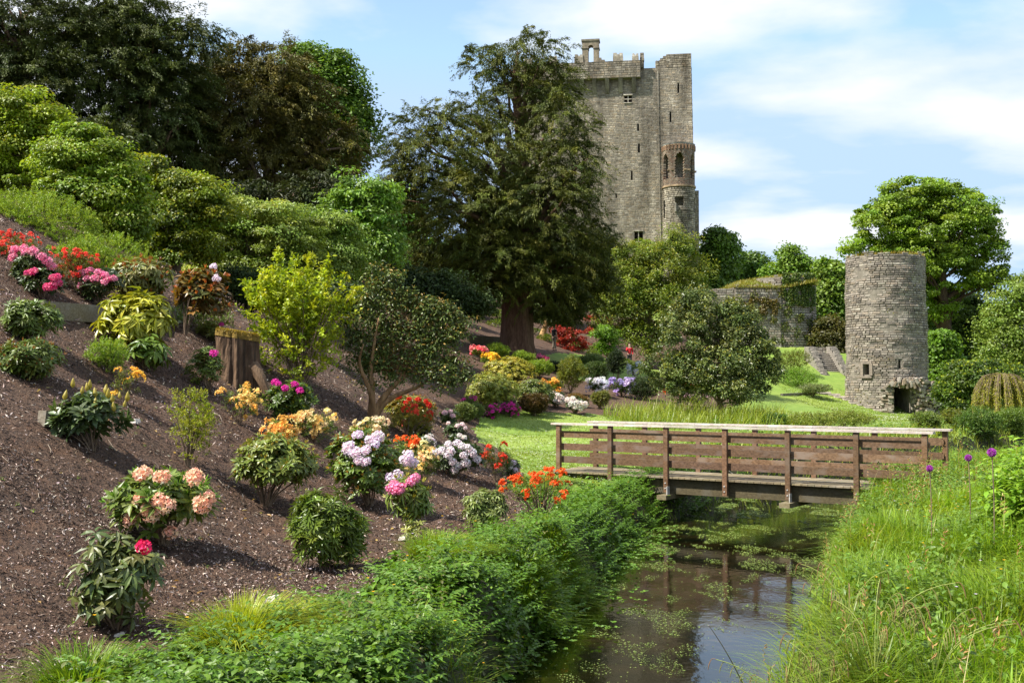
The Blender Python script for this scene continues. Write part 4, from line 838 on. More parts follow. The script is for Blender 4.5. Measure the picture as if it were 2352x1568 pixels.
LT('sycamore_tree','small bright green sycamore bush hugging the right side of the round tower',[(2165,800,32,35),(2175,850,38,40),(2150,880,25,40),(2200,880,30,30)],90,2165,240,90,.7,.26,.22,(.09,.17,.02),(.13,.23,.03),.15,51)
LT('laurel_bush','dark green domed bush with bright yellow-green crest left of the weeping willow',[(2240,880,65,45),(2190,905,35,38),(2290,870,60,38),(2250,850,70,20),(2215,930,50,20)],72,2235,380,90,.5,.2,.11,(.05,.09,.018),(.09,.15,.022),.12,52,cat='bush',tipc=(.24,.28,.02))
# weeping willow
def willow():
    Y = 66.; g = rs(53); B = gp(2290, Y); th = thing('weeping_willow', 'small golden weeping willow at the right edge by the stream', 'tree', B); k = Y/F
    t = Acc(); a = Acc(); top = at(2300, 862, Y)
    tube(t, bez(B, (B+top)/2+[.1,0,0], top, 8), np.linspace(.12,.05,8), 8)
    for i in range(420):
        q = g.rand()*6.283; r = (8+58*g.rand()**.7)*k; e = np.array([math.cos(q)*r, math.sin(q)*r*.8, 0]); q = round(q/.45)*.45+.28*g.rand(); e = np.array([math.cos(q)*r, math.sin(q)*r*.8, 0]); dz_ = -.75*(r/(62*k))**2-.55*g.rand(); e[2] = dz_; s = top+e*.3*[1,1,0]; arch = top+e*.75*[1,1,.2]+[0,0,.2+.25*g.rand()]; end = top+e*1.05; end[2] = max(B[2]+.1, top[2]+dz_-.5-1.1*g.rand())
        p = np.concatenate([bez(s, arch, top+e, 5), bez(top+e, top+e*1.05-[0,0,.4], end, 6)[1:]]); tube(t, p, .012, 3, (1.6,1.4,.8), False)
        m_ = 46; f = g.rand(m_)**.7*(len(p)-1.01); ii_ = f.astype(int); P = p[ii_]+(p[ii_+1]-p[ii_])*(f-ii_)[:,None]
        leaves(a, P, unit(g.normal(size=(m_,3))*.5+[0,0,-1]), rdir(g,m_), .16, .045, cvar(g, m_, (.22,.23,.04),(.34,.31,.06)))
    t.build('trunk', M['twig'], th); a.build('crown', M['leaf'], th)
willow()
# red maples and small trees in the bed behind the yew
for (nm,lb,Y,u,c1,c2,lab,n_) in (
  ('red_maple',[(1310,775,34,20),(1285,760,20,16),(1335,785,18,14),(1300,800,30,14)],80,1300,(.28,.025,.025),(.38,.05,.04),'open-branched red maple right of the yew trunk, beside the visitor in black',70),
  ('red_maple',[(1020,655,40,22),(1050,680,35,30),(1000,690,30,20)],76,1030,(.28,.02,.03),(.36,.05,.05),'deep red maple in shade under the left branches of the big yew',90),
  ('red_maple',[(1375,735,30,12),(1360,760,16,14)],92,1370,(.25,.04,.03),(.34,.06,.05),'small red maple behind the dwarf green maple',40),
  ('dwarf_maple',[(1392,765,30,16),(1400,790,26,16),(1385,800,20,14)],78,1393,(.10,.20,.02),(.14,.26,.025),'small mushroom-shaped light green maple left of the visitor in red',80),
  ('young_tree',[(1255,705,20,22),(1262,740,16,16)],82,1245,(.05,.08,.02),(.08,.1,.03),'young tree with a pale leaning trunk right of the yew trunk',40)):
    LT(nm, lab, lb, Y, u, n_, 60, .35, .15, .09, c1, c2, (.28 if nm=='young_tree' else .06), 60+int(u)%37, flat=.35, rmin=.4, nl=16, barkc=((2.2,1.9,1.2) if nm=='young_tree' else (1,.9,.8)))
# ------------------------------------------------------------------ shrubs and flowers
def truss_mesh(name, g, c1, c2, r, m='petal'):
    """dome of funnel flowers, radius r"""
    a = Acc(); nfl = 28
    for i in range(nfl):
        t = (i+.5)/nfl; ph = i*2.39996; el = math.acos(1-1.25*t); d = np.array([math.cos(ph)*math.sin(el), math.sin(ph)*math.sin(el), math.cos(el)])
        x = unit(np.cross(d, [.2,.3,1.])); y = np.cross(d, x); c = d*r*(.46+.36*g.rand())*np.array([1,1,.85]); fr = r*.35; col = cvar(g,1,c1,c2,.24)[0]
        q = np.arange(5)*2*math.pi/5+g.rand(); D = unit(np.cos(q)[:,None]*x+np.sin(q)[:,None]*y+d*.65); Nn = unit(d[None]-D*.4+np.zeros((5,1)))
        leaves(a, np.tile(c,(5,1)), D, Nn, fr*(.85+.35*g.rand(5)), fr*.72, np.tile(col,(5,1))*(.82+.3*g.rand(5,1)))
    o = a.build(name, M[m]); me = o.data; bpy.data.objects.remove(o); return me
def shrub(name, label, cat, box_, base, style, c1, c2, n=90, leaf=(.11,.035), k=9, seed=0, group=None, flowers=None, fcol=None, fr=.09, cover=0, mt='gloss', nst=12, depth=.85, rmin=.6, tipc=None, fpatch=.5, buds=None, dep=None, twigc=(1,1,1), open_=0, zf=1.0, bottom=.0):
    g = rs(seed or (int(box_[0]*7+box_[1]*13)%9999)); B = hit(*base); Y = B[1]
    if dep is not None and dep < 30:
        fk = Y/dep; leaf = (leaf[0]*fk, leaf[1]*fk); fr = fr*fk*.84
        if 'bank behind' in label or 'mound right' in label or 'left edge behind' in label: Y = dep
    elif dep is not None: Y = Y if (dep < 62 and .7 < Y/dep < 1.4) else dep
    if Y == dep: B = at(base[0], base[1], dep); B[2] = gz(B[0], B[1])
    u0, v0, u1, v1 = box_; px = Y/F; a_ = (u1-u0)/2*px*1.08; b_ = a_*depth; C = at((u0+u1)/2, (v0+v1)/2, Y); c_ = (v1-v0)/2*px*1.08; n = int(n*1.55)
    th = thing(name, label, cat, B, group); fo = Acc(); st = Acc()
    d = unit(rdir(g, n)+[0,0,.25]); r = rmin+(1-rmin)*g.rand(n)**.6
    nl_ = 6; ld_ = rdir(g, nl_)*[1,1,.8]*(.62 if name == 'garden_bush' else .50); lr_ = .42+.2*g.rand(nl_); li_ = g.randint(nl_, size=n); full = g.rand(n) < .3
    rel = np.where(full[:,None], d*r[:,None]*.9, ld_[li_]+d*(r*lr_[li_]*1.05)[:,None]); P = C+rel*[a_,b_,c_]; d = unit(rel*.7+d*.5); P[:,2] = np.maximum(P[:,2], Hh(P[:,0],P[:,1])+.06)
    ll, lw = leaf
    if style == 'whorl':
        ax = unit(d*[.75,.75,.5]+[0,0,.65]+g.normal(size=(n,3))*.18)
        idx = np.repeat(np.arange(n), k); m_ = len(idx); ph = np.tile(np.arange(k)*2*math.pi/k, n)+np.repeat(g.rand(n)*6.28, k)
        A = ax[idx]; X = unit(np.cross(A, [.31,.17,.9])); Yv = np.cross(A, X); tilt = (.05+.75*g.rand(n)**1.5)[idx]+.25*(g.rand(m_)-.3)
        D = unit(np.cos(ph)[:,None]*X+np.sin(ph)[:,None]*Yv+A*tilt[:,None]*(1 if not open_ else -open_)); Nn = unit(A-D*(A*D).sum(1,keepdims=True)+g.normal(size=(m_,3))*.12)
        cc = cvar(g,n,c1,c2,.2)[idx]*(1+.3*(g.rand(m_,1)-.5))
        leaves(fo, P[idx]-A*(g.rand(m_,1)*ll*.5), D, Nn, ll*(.7+.5*g.rand(m_)), lw*(.8+.4*g.rand(m_)), cc, TL)
        if tipc is not None:
            kk = 4; idx = np.repeat(np.arange(n)[g.rand(n)<.75], kk); m_ = len(idx); D = unit(ax[idx]+g.normal(size=(m_,3))*.3); leaves(fo, P[idx]+ax[idx]*.01, D, rdir(g,m_), ll*.5, lw*.5, cvar(g,m_,tipc), TQ)
    else:                                   # twiggy sprays of small leaves
        if name == 'golden_shrub':          # upright wands
            up_ = g.rand(n) < .22; m2 = up_.sum(); wi = g.randint(11, size=m2); wx = np.linspace(-.85,.8,11)+.08*g.rand(11); wh = np.array([.62,.80,.72,1.16,1.02,.9,1.0,.8,.92,.7,.55]); hh_ = g.rand(m2); P[up_,2] = C[2]+c_*(.3+(wh[wi]-.3)*hh_); P[up_,0] = C[0]+a_*wx[wi]*(.8+.2*hh_)+.05*g.normal(size=m2)*(1.3-hh_); P[up_,1] = C[1]+b_*.5*np.sin(wi*2.1)+.05*g.normal(size=m2)
        ax = unit(d*[.8,.8,.5]+[0,0,.45]+g.normal(size=(n,3))*.3); idx = np.repeat(np.arange(n), k); m_ = len(idx); t = g.rand(m_); sl = ll*2.6
        A = ax[idx]; D = unit(A*.5+rdir(g,m_)*.9+[0,0,.12]); Nn = unit(np.array([0,0,.9])+A*.3+g.normal(size=(m_,3))*.5)
        cc = cvar(g,n,c1,c2,.2)[idx]*(1+.4*(g.rand(m_,1)-.5))
        if tipc is not None: cc = np.where((t[:,None]>.8)&(g.rand(m_,1)<.6), np.array(tipc)*(.7+.6*g.rand(m_,1)), cc)
        leaves(fo, P[idx]+A*(sl*(t-.7))[:,None]+rdir(g,m_)*ll*.35, D, Nn, ll*(.6+.7*g.rand(m_)), lw*(.7+.5*g.rand(m_)), cc, TQ if ll<.06 or Y>30 else TL)
    fo.build('foliage', M[mt], th)
    for i in g.choice(n, min(nst, n), replace=False):
        q = P[i]; m1 = B*.35+q*.65; m1[:2] = B[:2]*.55+q[:2]*.45; rr = (.006+.004*(Y>25))*(1+a_*.8)
        p = bez(B-[0,0,.08], m1, q, 7); p[1:-1] += (g.rand(5,3)-.5)*.05*a_; tube(st, p, np.linspace(rr*1.6, rr*.45, 7), 5, twigc)
    st.build('stems', M['bark'] if Y<30 else M['twig'], th)
    def front(u, v, push=1.0):
        q = at(u, v, Y); e = (q-C)/np.array([a_,b_,c_]); s = 1-e[0]**2-e[2]**2; q = at(u, v, Y-b_*math.sqrt(max(s,.02))*.9*push); return q, unit(np.array([e[0]*.7, -.45, max(e[2],0)*.6+.55]))
    if buds:
        ba = Acc(); n_=10
        prof=[(0,.15),(.25,.6),(.5,.5),(.8,.28),(1,.02)]
        for z,r_ in prof: pass
        tube(ba, [(0,0,z*.115) for z,_ in prof], [r_*.045 for _,r_ in prof], 8, (.36,.30,.09)); 
        bo = ba.build('flower_bud', M['leaf'], smooth=True); bm_ = bo.data; bpy.data.objects.remove(bo)
        for (u, v) in buds:
            q, ax_ = front(u, v, .8); o = bpy.data.objects.new('flower_bud', bm_); COL.objects.link(o); o.parent = th; o.location = Vector(q)-Vector(B); o.rotation_euler = ((g.rand()-.5)*.5,(g.rand()-.5)*.5,0); s = Y/13.*(.75+.4*g.rand()); o.scale = (s,s,s)
    if flowers:
        ms = [truss_mesh('flower_truss', g, *fcol, fr) for _ in range(3)]
        for (u, v) in flowers:
            q, ax_ = front(u, v); o = bpy.data.objects.new('flower_truss', ms[g.randint(3)]); COL.objects.link(o); o.parent = th; o.location = Vector(q)-Vector(B)
            o.rotation_mode = 'QUATERNION'; o.rotation_quaternion = Vector(ax_).to_track_quat('Z','Y') @ Matrix.Rotation(g.rand()*6,4,'Z').to_quaternion(); s = .85+.3*g.rand(); o.scale = (s,s,s)
    if cover:                               # many small flowers as one part
        fl = Acc(); m_ = int(cover/15); li2 = g.randint(nl_, size=m_); dd = unit(rdir(g, m_)+[0,-.2,.5]); full = g.rand(m_) < .25
        rel = np.where(full[:,None], dd*.95, ld_[li2]+dd*(lr_[li2]*(1.02+.12*g.rand(m_)))[:,None]); ok = (np.sin(rel[:,0]*5+seed*.7)+np.sin(rel[:,2]*5+rel[:,1]*3)) > -1.2+fpatch*1.2; rel = rel[ok]; m_ = len(rel)
        Q = C+rel*[a_,b_,c_]; Q[:,2] = np.maximum(Q[:,2], Hh(Q[:,0],Q[:,1])+.05); ax2 = unit(unit(rel)*.6+[0,-.1,.7]); nf_ = 11
        i1 = np.repeat(np.arange(m_), nf_); dd = unit(ax2[i1]*.9+rdir(g, len(i1))); q1 = Q[i1]+dd*(fr*1.5*(.5+.7*g.rand(len(i1),1))); fc_ = cvar(g,m_,*fcol,.12)[i1]*(.88+.24*g.rand(len(i1),1))
        idx = np.repeat(np.arange(len(i1)), 5); ph = np.tile(np.arange(5)*1.2566, len(i1)); mm_ = len(idx); A = dd[idx]; X = unit(np.cross(A,[.3,.2,1.])); Yv = np.cross(A,X)
        D = unit(np.cos(ph)[:,None]*X+np.sin(ph)[:,None]*Yv+A*.6+g.normal(size=(mm_,3))*.15)
        leaves(fl, q1[idx], D, A, fr*.95, fr*.62, fc_[idx]); fl.build('blossom', M['petal'], th)
    return th
RG = ((.075,.115,.03),(.13,.17,.05)); RD = ((.03,.055,.022),(.07,.10,.04)); LG = ((.15,.23,.03),(.24,.32,.05)); OL = ((.12,.135,.045),(.19,.19,.07))
PK = ((.80,.14,.33),(.90,.48,.58)); HP = ((.72,.03,.20),(.85,.22,.38)); WH = ((.80,.76,.70),(.9,.86,.84)); LI = ((.82,.68,.78),(.88,.80,.86)); PE = ((.90,.50,.34),(.93,.70,.50)); OR = ((.80,.09,.015),(.88,.20,.03)); RE = ((.62,.012,.012),(.80,.05,.03)); YE = ((.88,.58,.12),(.92,.76,.30)); MA = ((.66,.02,.34),(.82,.08,.50)); RR = ((.65,.04,.02),(.82,.10,.05)); SA=((.75,.05,.035),(.85,.16,.10))
def rh(label, bx, base, cols, **k): return shrub('rhododendron', label, 'shrub', bx, base, 'whorl', *cols, **k)
def az(label, bx, base, cols, **k):
    k.setdefault('leaf', (.035,.012)); k.setdefault('k', 14); k.setdefault('mt', 'leaf'); return shrub('azalea', label, 'shrub', bx, base, 'spray', *cols, **k)
grid = lambda pts: pts
# far left top
az('light green azalea bank behind the red and pink flowers at the left edge',(-130,425,240,640),(60,640),LG,n=1500,k=16,leaf=(.06,.022),rmin=.75,dep=24,cover=0,depth=.6)
az('lower light green azalea mound right of the red flowers',(120,530,370,690),(230,660),LG,n=1000,k=16,leaf=(.055,.02),rmin=.7,dep=22.5,depth=.6)
az('red flowering azalea at the left edge behind the pink rhododendron',(-60,534,118,625),(40,655),((.10,.10,.02),(.14,.16,.03)),n=260,cover=1500,fcol=SA,fr=.035,fpatch=.1,dep=20.5)
az('red flowering azalea between the two groups of pink trusses',(110,572,232,660),(185,680),((.10,.08,.03),(.15,.13,.03)),n=320,cover=1100,fcol=SA,fr=.035,fpatch=.25,dep=19.5)
rh('pink rhododendron with a row of pale to deep pink trusses at the far left',(18,560,122,660),(85,675),RD,n=80,flowers=[(35,575),(55,570),(75,578),(95,590),(108,600),(30,592),(118,612),(60,580)],fcol=PK,fr=.12,dep=19)
rh('low hot-pink rhododendron below the pink row, dark stemmed',(52,610,148,680),(98,690),RD,n=60,flowers=[(65,628),(78,625),(122,638),(132,636),(108,660),(120,658),(135,650)],fcol=HP,fr=.10,dep=18)
rh('pink rhododendron behind the yellow-leaved shrub',(175,612,285,690),(225,700),RD,n=80,flowers=[(190,628),(207,622),(225,626),(240,632),(250,640),(200,640),(262,640),(218,640),(185,655),(240,648)],fcol=PK,fr=.10,dep=18)
rh('olive rhododendron with drooping leaves and brown tips on the ridge',(245,578,405,690),(335,715),OL,n=150,leaf=(.15,.045),open_=.6,dep=19,tipc=(.30,.11,.04),rmin=.4)
rh('rhododendron with rust-brown leaf undersides and two pale pink trusses',(395,610,535,740),(425,768),((.07,.075,.03),(.20,.10,.03)),n=85,leaf=(.17,.065),k=8,flowers=[(490,613),(497,640)],fcol=LI,fr=.10,dep=18.5,rmin=.35,tipc=(.4,.12,.04),nst=9)
rh('yellow-leaved rhododendron with long drooping leaves before the timber edging',(220,650,405,812),(308,815),((.20,.22,.025),(.32,.31,.03)),n=120,leaf=(.19,.05),k=9,open_=.75,dep=14.8,rmin=.4,nst=14)
rh('dark-leaved skirt of the yellow-leaved rhododendron',(290,760,400,845),(330,840),((.06,.11,.02),(.11,.16,.03)),n=22,leaf=(.17,.05),k=8,open_=.5,dep=14.6,rmin=.4)
rh('upper of two low bright green rhododendrons at the left edge',(5,688,142,782),(75,785),RG,n=140,leaf=(.11,.028),k=11,dep=15)
rh('lower of two low bright green rhododendrons at the left edge',(-15,776,148,868),(65,868),RG,n=160,leaf=(.11,.028),k=11,dep=13.6,tipc=(.26,.12,.06))
az('small lime-green azalea under the yellow-leaved rhododendron',(197,770,300,852),(250,856),((.15,.24,.03),(.22,.31,.05)),n=230,dep=14)
az('sparse yellow azalea above the budding rhododendron',(256,846,326,915),(290,935),((.10,.13,.03),(.15,.17,.05)),n=26,cover=150,fcol=((.88,.50,.06),(.9,.66,.10)),fr=.034,fpatch=.2,dep=13)
rh('dark green rhododendron covered in pale yellow-green pointed buds',(125,900,302,1010),(215,1040),((.045,.075,.035),(.085,.12,.06)),n=85,leaf=(.13,.048),k=9,dep=11.8,nst=12,rmin=.4,buds=[(200,898),(167,890),(243,905),(147,918),(188,905),(220,912),(248,915),(275,915),(292,922),(218,935),(185,950),(262,945),(130,955),(206,893),(285,935),(240,900),(258,925)])
shrub('fallen_sprig','low leafy dark green shoot at the left foot of the budding rhododendron','plant',(115,955,165,1005),(142,1005),'whorl',(.045,.075,.035),(.085,.12,.06),n=8,leaf=(.11,.04),k=8,dep=11.9,nst=4)
az('thin lime-yellow azalea in the middle of the mulch slope',(375,882,505,1062),(430,1075),((.20,.25,.02),(.26,.27,.03)),n=190,k=12,leaf=(.036,.013),rmin=.35,dep=12.2,nst=16)
rh('small rhododendron with one magenta truss leaning against the stump',(425,795,516,895),(478,902),RG,n=75,leaf=(.10,.03),flowers=[(491,811)],fcol=MA,fr=.09,dep=18.5)
shrub('white_flowering_shrub','low white-flowering shrub behind the mossy stump','shrub',(395,690,545,760),(470,770),'spray',(.12,.2,.04),(.2,.28,.06),n=260,leaf=(.045,.02),cover=420,fcol=((.62,.66,.5),(.75,.78,.65)),fr=.03,fpatch=.4,dep=21.5)
rh('low rhododendron with one magenta truss above the mossy stump',(450,735,545,780),(490,785),OL,n=50,leaf=(.12,.035),flowers=[(509,745)],fcol=MA,fr=.07,dep=20.8)
az('butter-yellow azalea at the foot of the stump',(500,884,602,960),(548,975),((.07,.12,.02),(.12,.17,.03)),n=70,cover=620,fcol=YE,fr=.042,fpatch=.15,dep=16.5)
rh('magenta rhododendron right of the stump root',(605,872,712,960),(660,968),((.04,.075,.02),(.08,.13,.03)),n=110,leaf=(.12,.04),flowers=[(640,882),(655,892),(677,883),(688,897),(632,878)],fcol=MA,fr=.085,dep=18,tipc=(.2,.25,.04))
shrub('white_flowering_shrub','small white-dotted plant on the right side of the magenta rhododendron','shrub',(680,900,730,945),(702,950),'spray',(.10,.18,.04),(.16,.24,.06),n=60,cover=70,fcol=WH,fr=.03,leaf=(.04,.02),dep=17.6)
az('cream-yellow azalea spreading on the slope right of the stump',(680,942,776,1015),(722,1020),((.07,.12,.03),(.11,.16,.04)),n=80,cover=750,fcol=((.86,.62,.18),(.92,.80,.42)),fr=.042,fpatch=.05,dep=15.5)
az('orange-yellow azalea just behind the large budding green rhododendron',(605,962,682,1030),(640,1040),((.12,.19,.03),(.18,.25,.04)),n=80,cover=520,fcol=((.86,.48,.10),(.92,.66,.24)),fr=.045,fpatch=.2,dep=13.2)
rh('large round yellow-green rhododendron with small buds and bare stems below',(530,995,728,1125),(608,1168),((.11,.15,.035),(.18,.21,.06)),n=250,leaf=(.095,.03),k=9,dep=11.2,rmin=.5,nst=16,tipc=(.34,.27,.09))
rh('peach-flowered rhododendron in the foreground of the mulch slope',(258,1070,492,1225),(378,1252),((.08,.125,.03),(.14,.18,.05)),n=120,leaf=(.15,.045),k=9,flowers=[(328,1090),(372,1096),(446,1098),(320,1145),(365,1150),(352,1180),(338,1168),(462,1160),(478,1143),(303,1190),(392,1222),(446,1090),(380,1160)],fcol=PE,fr=.105,dep=9.9,rmin=.4,nst=16,tipc=(.14,.26,.05))
rh('straggly dark rhododendron with a single crimson truss at the bottom left',(158,1205,368,1440),(268,1458),((.05,.085,.03),(.12,.13,.05)),n=100,leaf=(.125,.038),k=8,flowers=[(329,1258)],fcol=((.70,.01,.09),(.85,.05,.2)),fr=.10,dep=8.7,rmin=.3,open_=.5,nst=18)
rh('narrow-leaved dense green rhododendron in the foreground centre',(672,1116,832,1300),(742,1312),((.07,.11,.02),(.13,.18,.03)),n=240,leaf=(.115,.021),k=11,dep=11.6,rmin=.4,nst=12)
rh('low side shoot of the narrow-leaved rhododendron',(770,1190,852,1285),(800,1300),((.07,.11,.02),(.12,.17,.03)),n=45,leaf=(.11,.021),k=10,dep=11.4,rmin=.4)
rh('lilac-white rhododendron with big trusses at the foot of the small tree',(748,985,958,1145),(850,1160),((.06,.11,.02),(.13,.18,.04)),n=260,leaf=(.11,.036),flowers=[(822,1000),(850,1010),(868,1002),(800,1025),(815,1040),(838,1035),(825,1058),(840,1060),(938,1045),(930,1058),(945,1060),(862,1018),(900,1100),(915,1090),(800,1035)],fcol=LI,fr=.105,dep=14.2,rmin=.5,tipc=(.38,.2,.06))
az('pale cream azalea right behind the lilac-white rhododendron',(815,962,895,1010),(850,1015),((.12,.13,.04),(.16,.18,.05)),n=60,cover=260,fcol=((.80,.66,.34),(.85,.78,.5)),fr=.045,dep=16.5)
az('cream and yellow azalea right of the lilac-white rhododendron',(925,1020,1000,1110),(965,1115),((.08,.13,.03),(.12,.17,.04)),n=110,cover=420,fcol=((.85,.62,.22),(.88,.76,.42)),fr=.045,dep=15.4)
az('scarlet azalea among the cream ones at the middle of the slope',(900,1005,985,1050),(942,1060),((.08,.12,.03),(.12,.16,.04)),n=90,cover=280,fcol=OR,fr=.045,dep=16.8,fpatch=.5)
az('white azalea behind the scarlet azalea',(935,995,995,1030),(965,1045),((.08,.12,.03),(.12,.16,.04)),n=60,cover=170,fcol=WH,fr=.045,dep=18)
rh('rhododendron with bright red trusses and bronze leaves right of the small tree',(885,905,1008,985),(945,990),((.14,.16,.03),(.24,.17,.03)),n=260,leaf=(.10,.024),flowers=[(915,912),(940,917),(960,918),(978,922),(985,930),(932,925)],fcol=RE,fr=.08,dep=20.5,tipc=(.40,.15,.03))
az('orange-red azalea at the lower edge of the bronze-leaved rhododendron',(880,935,1000,1005),(935,1010),((.15,.16,.04),(.20,.17,.04)),n=170,cover=170,fcol=RR,fr=.055,dep=19,fpatch=.7)
rh('pink-and-white rhododendron nearest the small tree, uppermost of the dwarf group',(1010,938,1055,975),(1032,980),RD,n=45,leaf=(.09,.03),flowers=[(1022,948),(1035,945),(1040,955)],fcol=((.85,.5,.58),(.9,.75,.75)),fr=.085,dep=24)
rh('dwarf rhododendron with white and blush trusses in the middle of the dwarf group',(1020,970,1075,1005),(1048,1010),RD,n=45,leaf=(.09,.03),flowers=[(1030,972),(1050,978),(1062,975),(1068,982)],fcol=((.85,.66,.68),(.9,.8,.78)),fr=.075,dep=22)
rh('dwarf rhododendron with two white trusses, lowest of the dwarf group',(1030,995,1085,1030),(1055,1035),RD,n=40,leaf=(.09,.03),flowers=[(1055,1000),(1065,1005)],fcol=WH,fr=.075,dep=20.5)
rh('small rhododendron with pale pink trusses below the bronze-leaved rhododendron',(945,968,1000,1005),(972,1010),RD,n=40,leaf=(.09,.03),flowers=[(960,968),(970,972)],fcol=((.85,.5,.58),(.9,.75,.75)),fr=.075,dep=20)
rh('white rhododendron dome at the lawn edge',(988,1008,1108,1085),(1045,1092),RD,n=100,leaf=(.10,.034),flowers=[(1000,1040),(1015,1035),(1030,1045),(1040,1060),(1050,1070),(1035,1035),(1060,1025),(1075,1030),(1050,1018),(1085,1040),(1065,1045),(1030,1020),(1095,1055),(1045,1078),(1070,1062)],fcol=((.78,.72,.74),(.88,.84,.84)),fr=.105,dep=18)
az('dark red azalea at the left end of the footbridge lawn',(1102,1018,1182,1095),(1140,1108),((.06,.10,.03),(.10,.14,.04)),n=120,cover=260,fcol=((.62,.05,.02),(.75,.10,.03)),fr=.05,dep=18.5,fpatch=.6)
rh('small rhododendron with lilac-white trusses right of the dark red azalea',(1160,1050,1195,1092),(1178,1098),RD,n=24,leaf=(.08,.03),flowers=[(1180,1062),(1172,1072),(1184,1078)],fcol=LI,fr=.07,dep=18.6)
az('bright orange azalea on thin stems beside the left end of the footbridge',(1150,1085,1335,1150),(1245,1200),((.13,.20,.03),(.2,.27,.05)),n=90,cover=560,fcol=OR,fr=.05,dep=15.6,fpatch=.55,rmin=.5,nst=22)
rh('rhododendron with hot pink trusses on bare lower stems in the centre',(885,1085,1000,1185),(945,1240),((.09,.13,.03),(.14,.19,.05)),n=70,leaf=(.14,.036),flowers=[(905,1115),(920,1122),(912,1125),(952,1098),(942,1108),(898,1122)],fcol=((.80,.18,.40),(.88,.42,.58)),fr=.095,dep=13.4,open_=.5,nst=14,tipc=(.28,.26,.06))
rh('bare-stemmed leggy shrub under the hot pink rhododendron',(905,1180,1020,1250),(950,1258),((.14,.16,.05),(.2,.21,.07)),n=22,leaf=(.08,.022),k=6,dep=13,nst=14,rmin=.2)
rh('small grey-green rhododendron with drooping narrow leaves left of the orange azalea',(1046,1112,1172,1205),(1105,1215),((.11,.15,.05),(.17,.2,.08)),n=150,leaf=(.10,.024),k=9,open_=.35,dep=14.8,rmin=.4)
# chartreuse shrub and the small tree with reddish tips
shrub('golden_shrub','tall golden-green upright shrub beside the stump','shrub',(545,592,830,900),(690,893),'spray',(.19,.26,.018),(.38,.42,.03),n=560,leaf=(.088,.046),k=13,dep=21.5,rmin=.3,mt='leaf',nst=30,depth=.7)
def small_tree():
    Y = 22.5; B = hit(850, 968); Y = B[1]; g = rs(77); th = thing('camellia_tree', 'small glossy-leaved tree with bronze tips on a forked pale trunk', 'tree', B)
    lb = [lob(*q[:4], Y, rd=q[2]*.8*Y/F) for q in ((870,690,50,50),(930,720,90,60),(1000,740,60,55),(850,780,70,60),(940,800,110,70),(1020,800,50,60),(880,850,80,40),(990,870,80,40),(860,640,22,30),(830,840,40,30),(1060,760,30,40),(1045,850,40,40),(800,760,30,40),(900,655,30,30))]
    a = Acc(); C = crown(a, g, lb, 760, 26, .17, .075, .034, (.05,.078,.026), (.12,.155,.05), rmin=.3, flat=.8, T=TL, tipc=(.26,.17,.06), amt=.35); a.build('crown', M['gloss'], th)
    t = Acc(); pw = lambda u,v,dy=0: at(u,v,Y+dy)
    tips = [[(850,968),(858,935),(852,900),(838,870),(822,830),(835,790)],[(850,950),(856,905),(850,850),(860,790),(870,730)],[(852,955),(870,925),(900,890),(925,865),(940,820),(950,760)],[(852,955),(880,925),(915,905),(960,890),(1000,860)],[(925,868),(960,840),(990,800)]]
    for i, tp in enumerate(tips):
        pts = np.array([pw(u,v,(i-2)*.12*j_/3) for j_,(u,v) in enumerate(tp)]); 
        if i < 4: pts[0] = B-[0,0,.1]
        tt = np.linspace(0,len(pts)-1,14); ii_ = np.minimum(tt.astype(int),len(pts)-2); pts = pts[ii_]*(1-(tt-ii_))[:,None]+pts[ii_+1]*(tt-ii_)[:,None]; pts[1:-1] = (pts[:-2]+2*pts[1:-1]+pts[2:])/4
        tube(t, pts, np.linspace(.085 if i<4 else .04,.015,14), 8, (1.35,1.15,.8))
    limbs(t, g, pw(870,860), pw(930,720), C, .09, 70, (1.2,1.0,.7)); t.build('trunk', M['bark'], th, smooth=True)
small_tree()
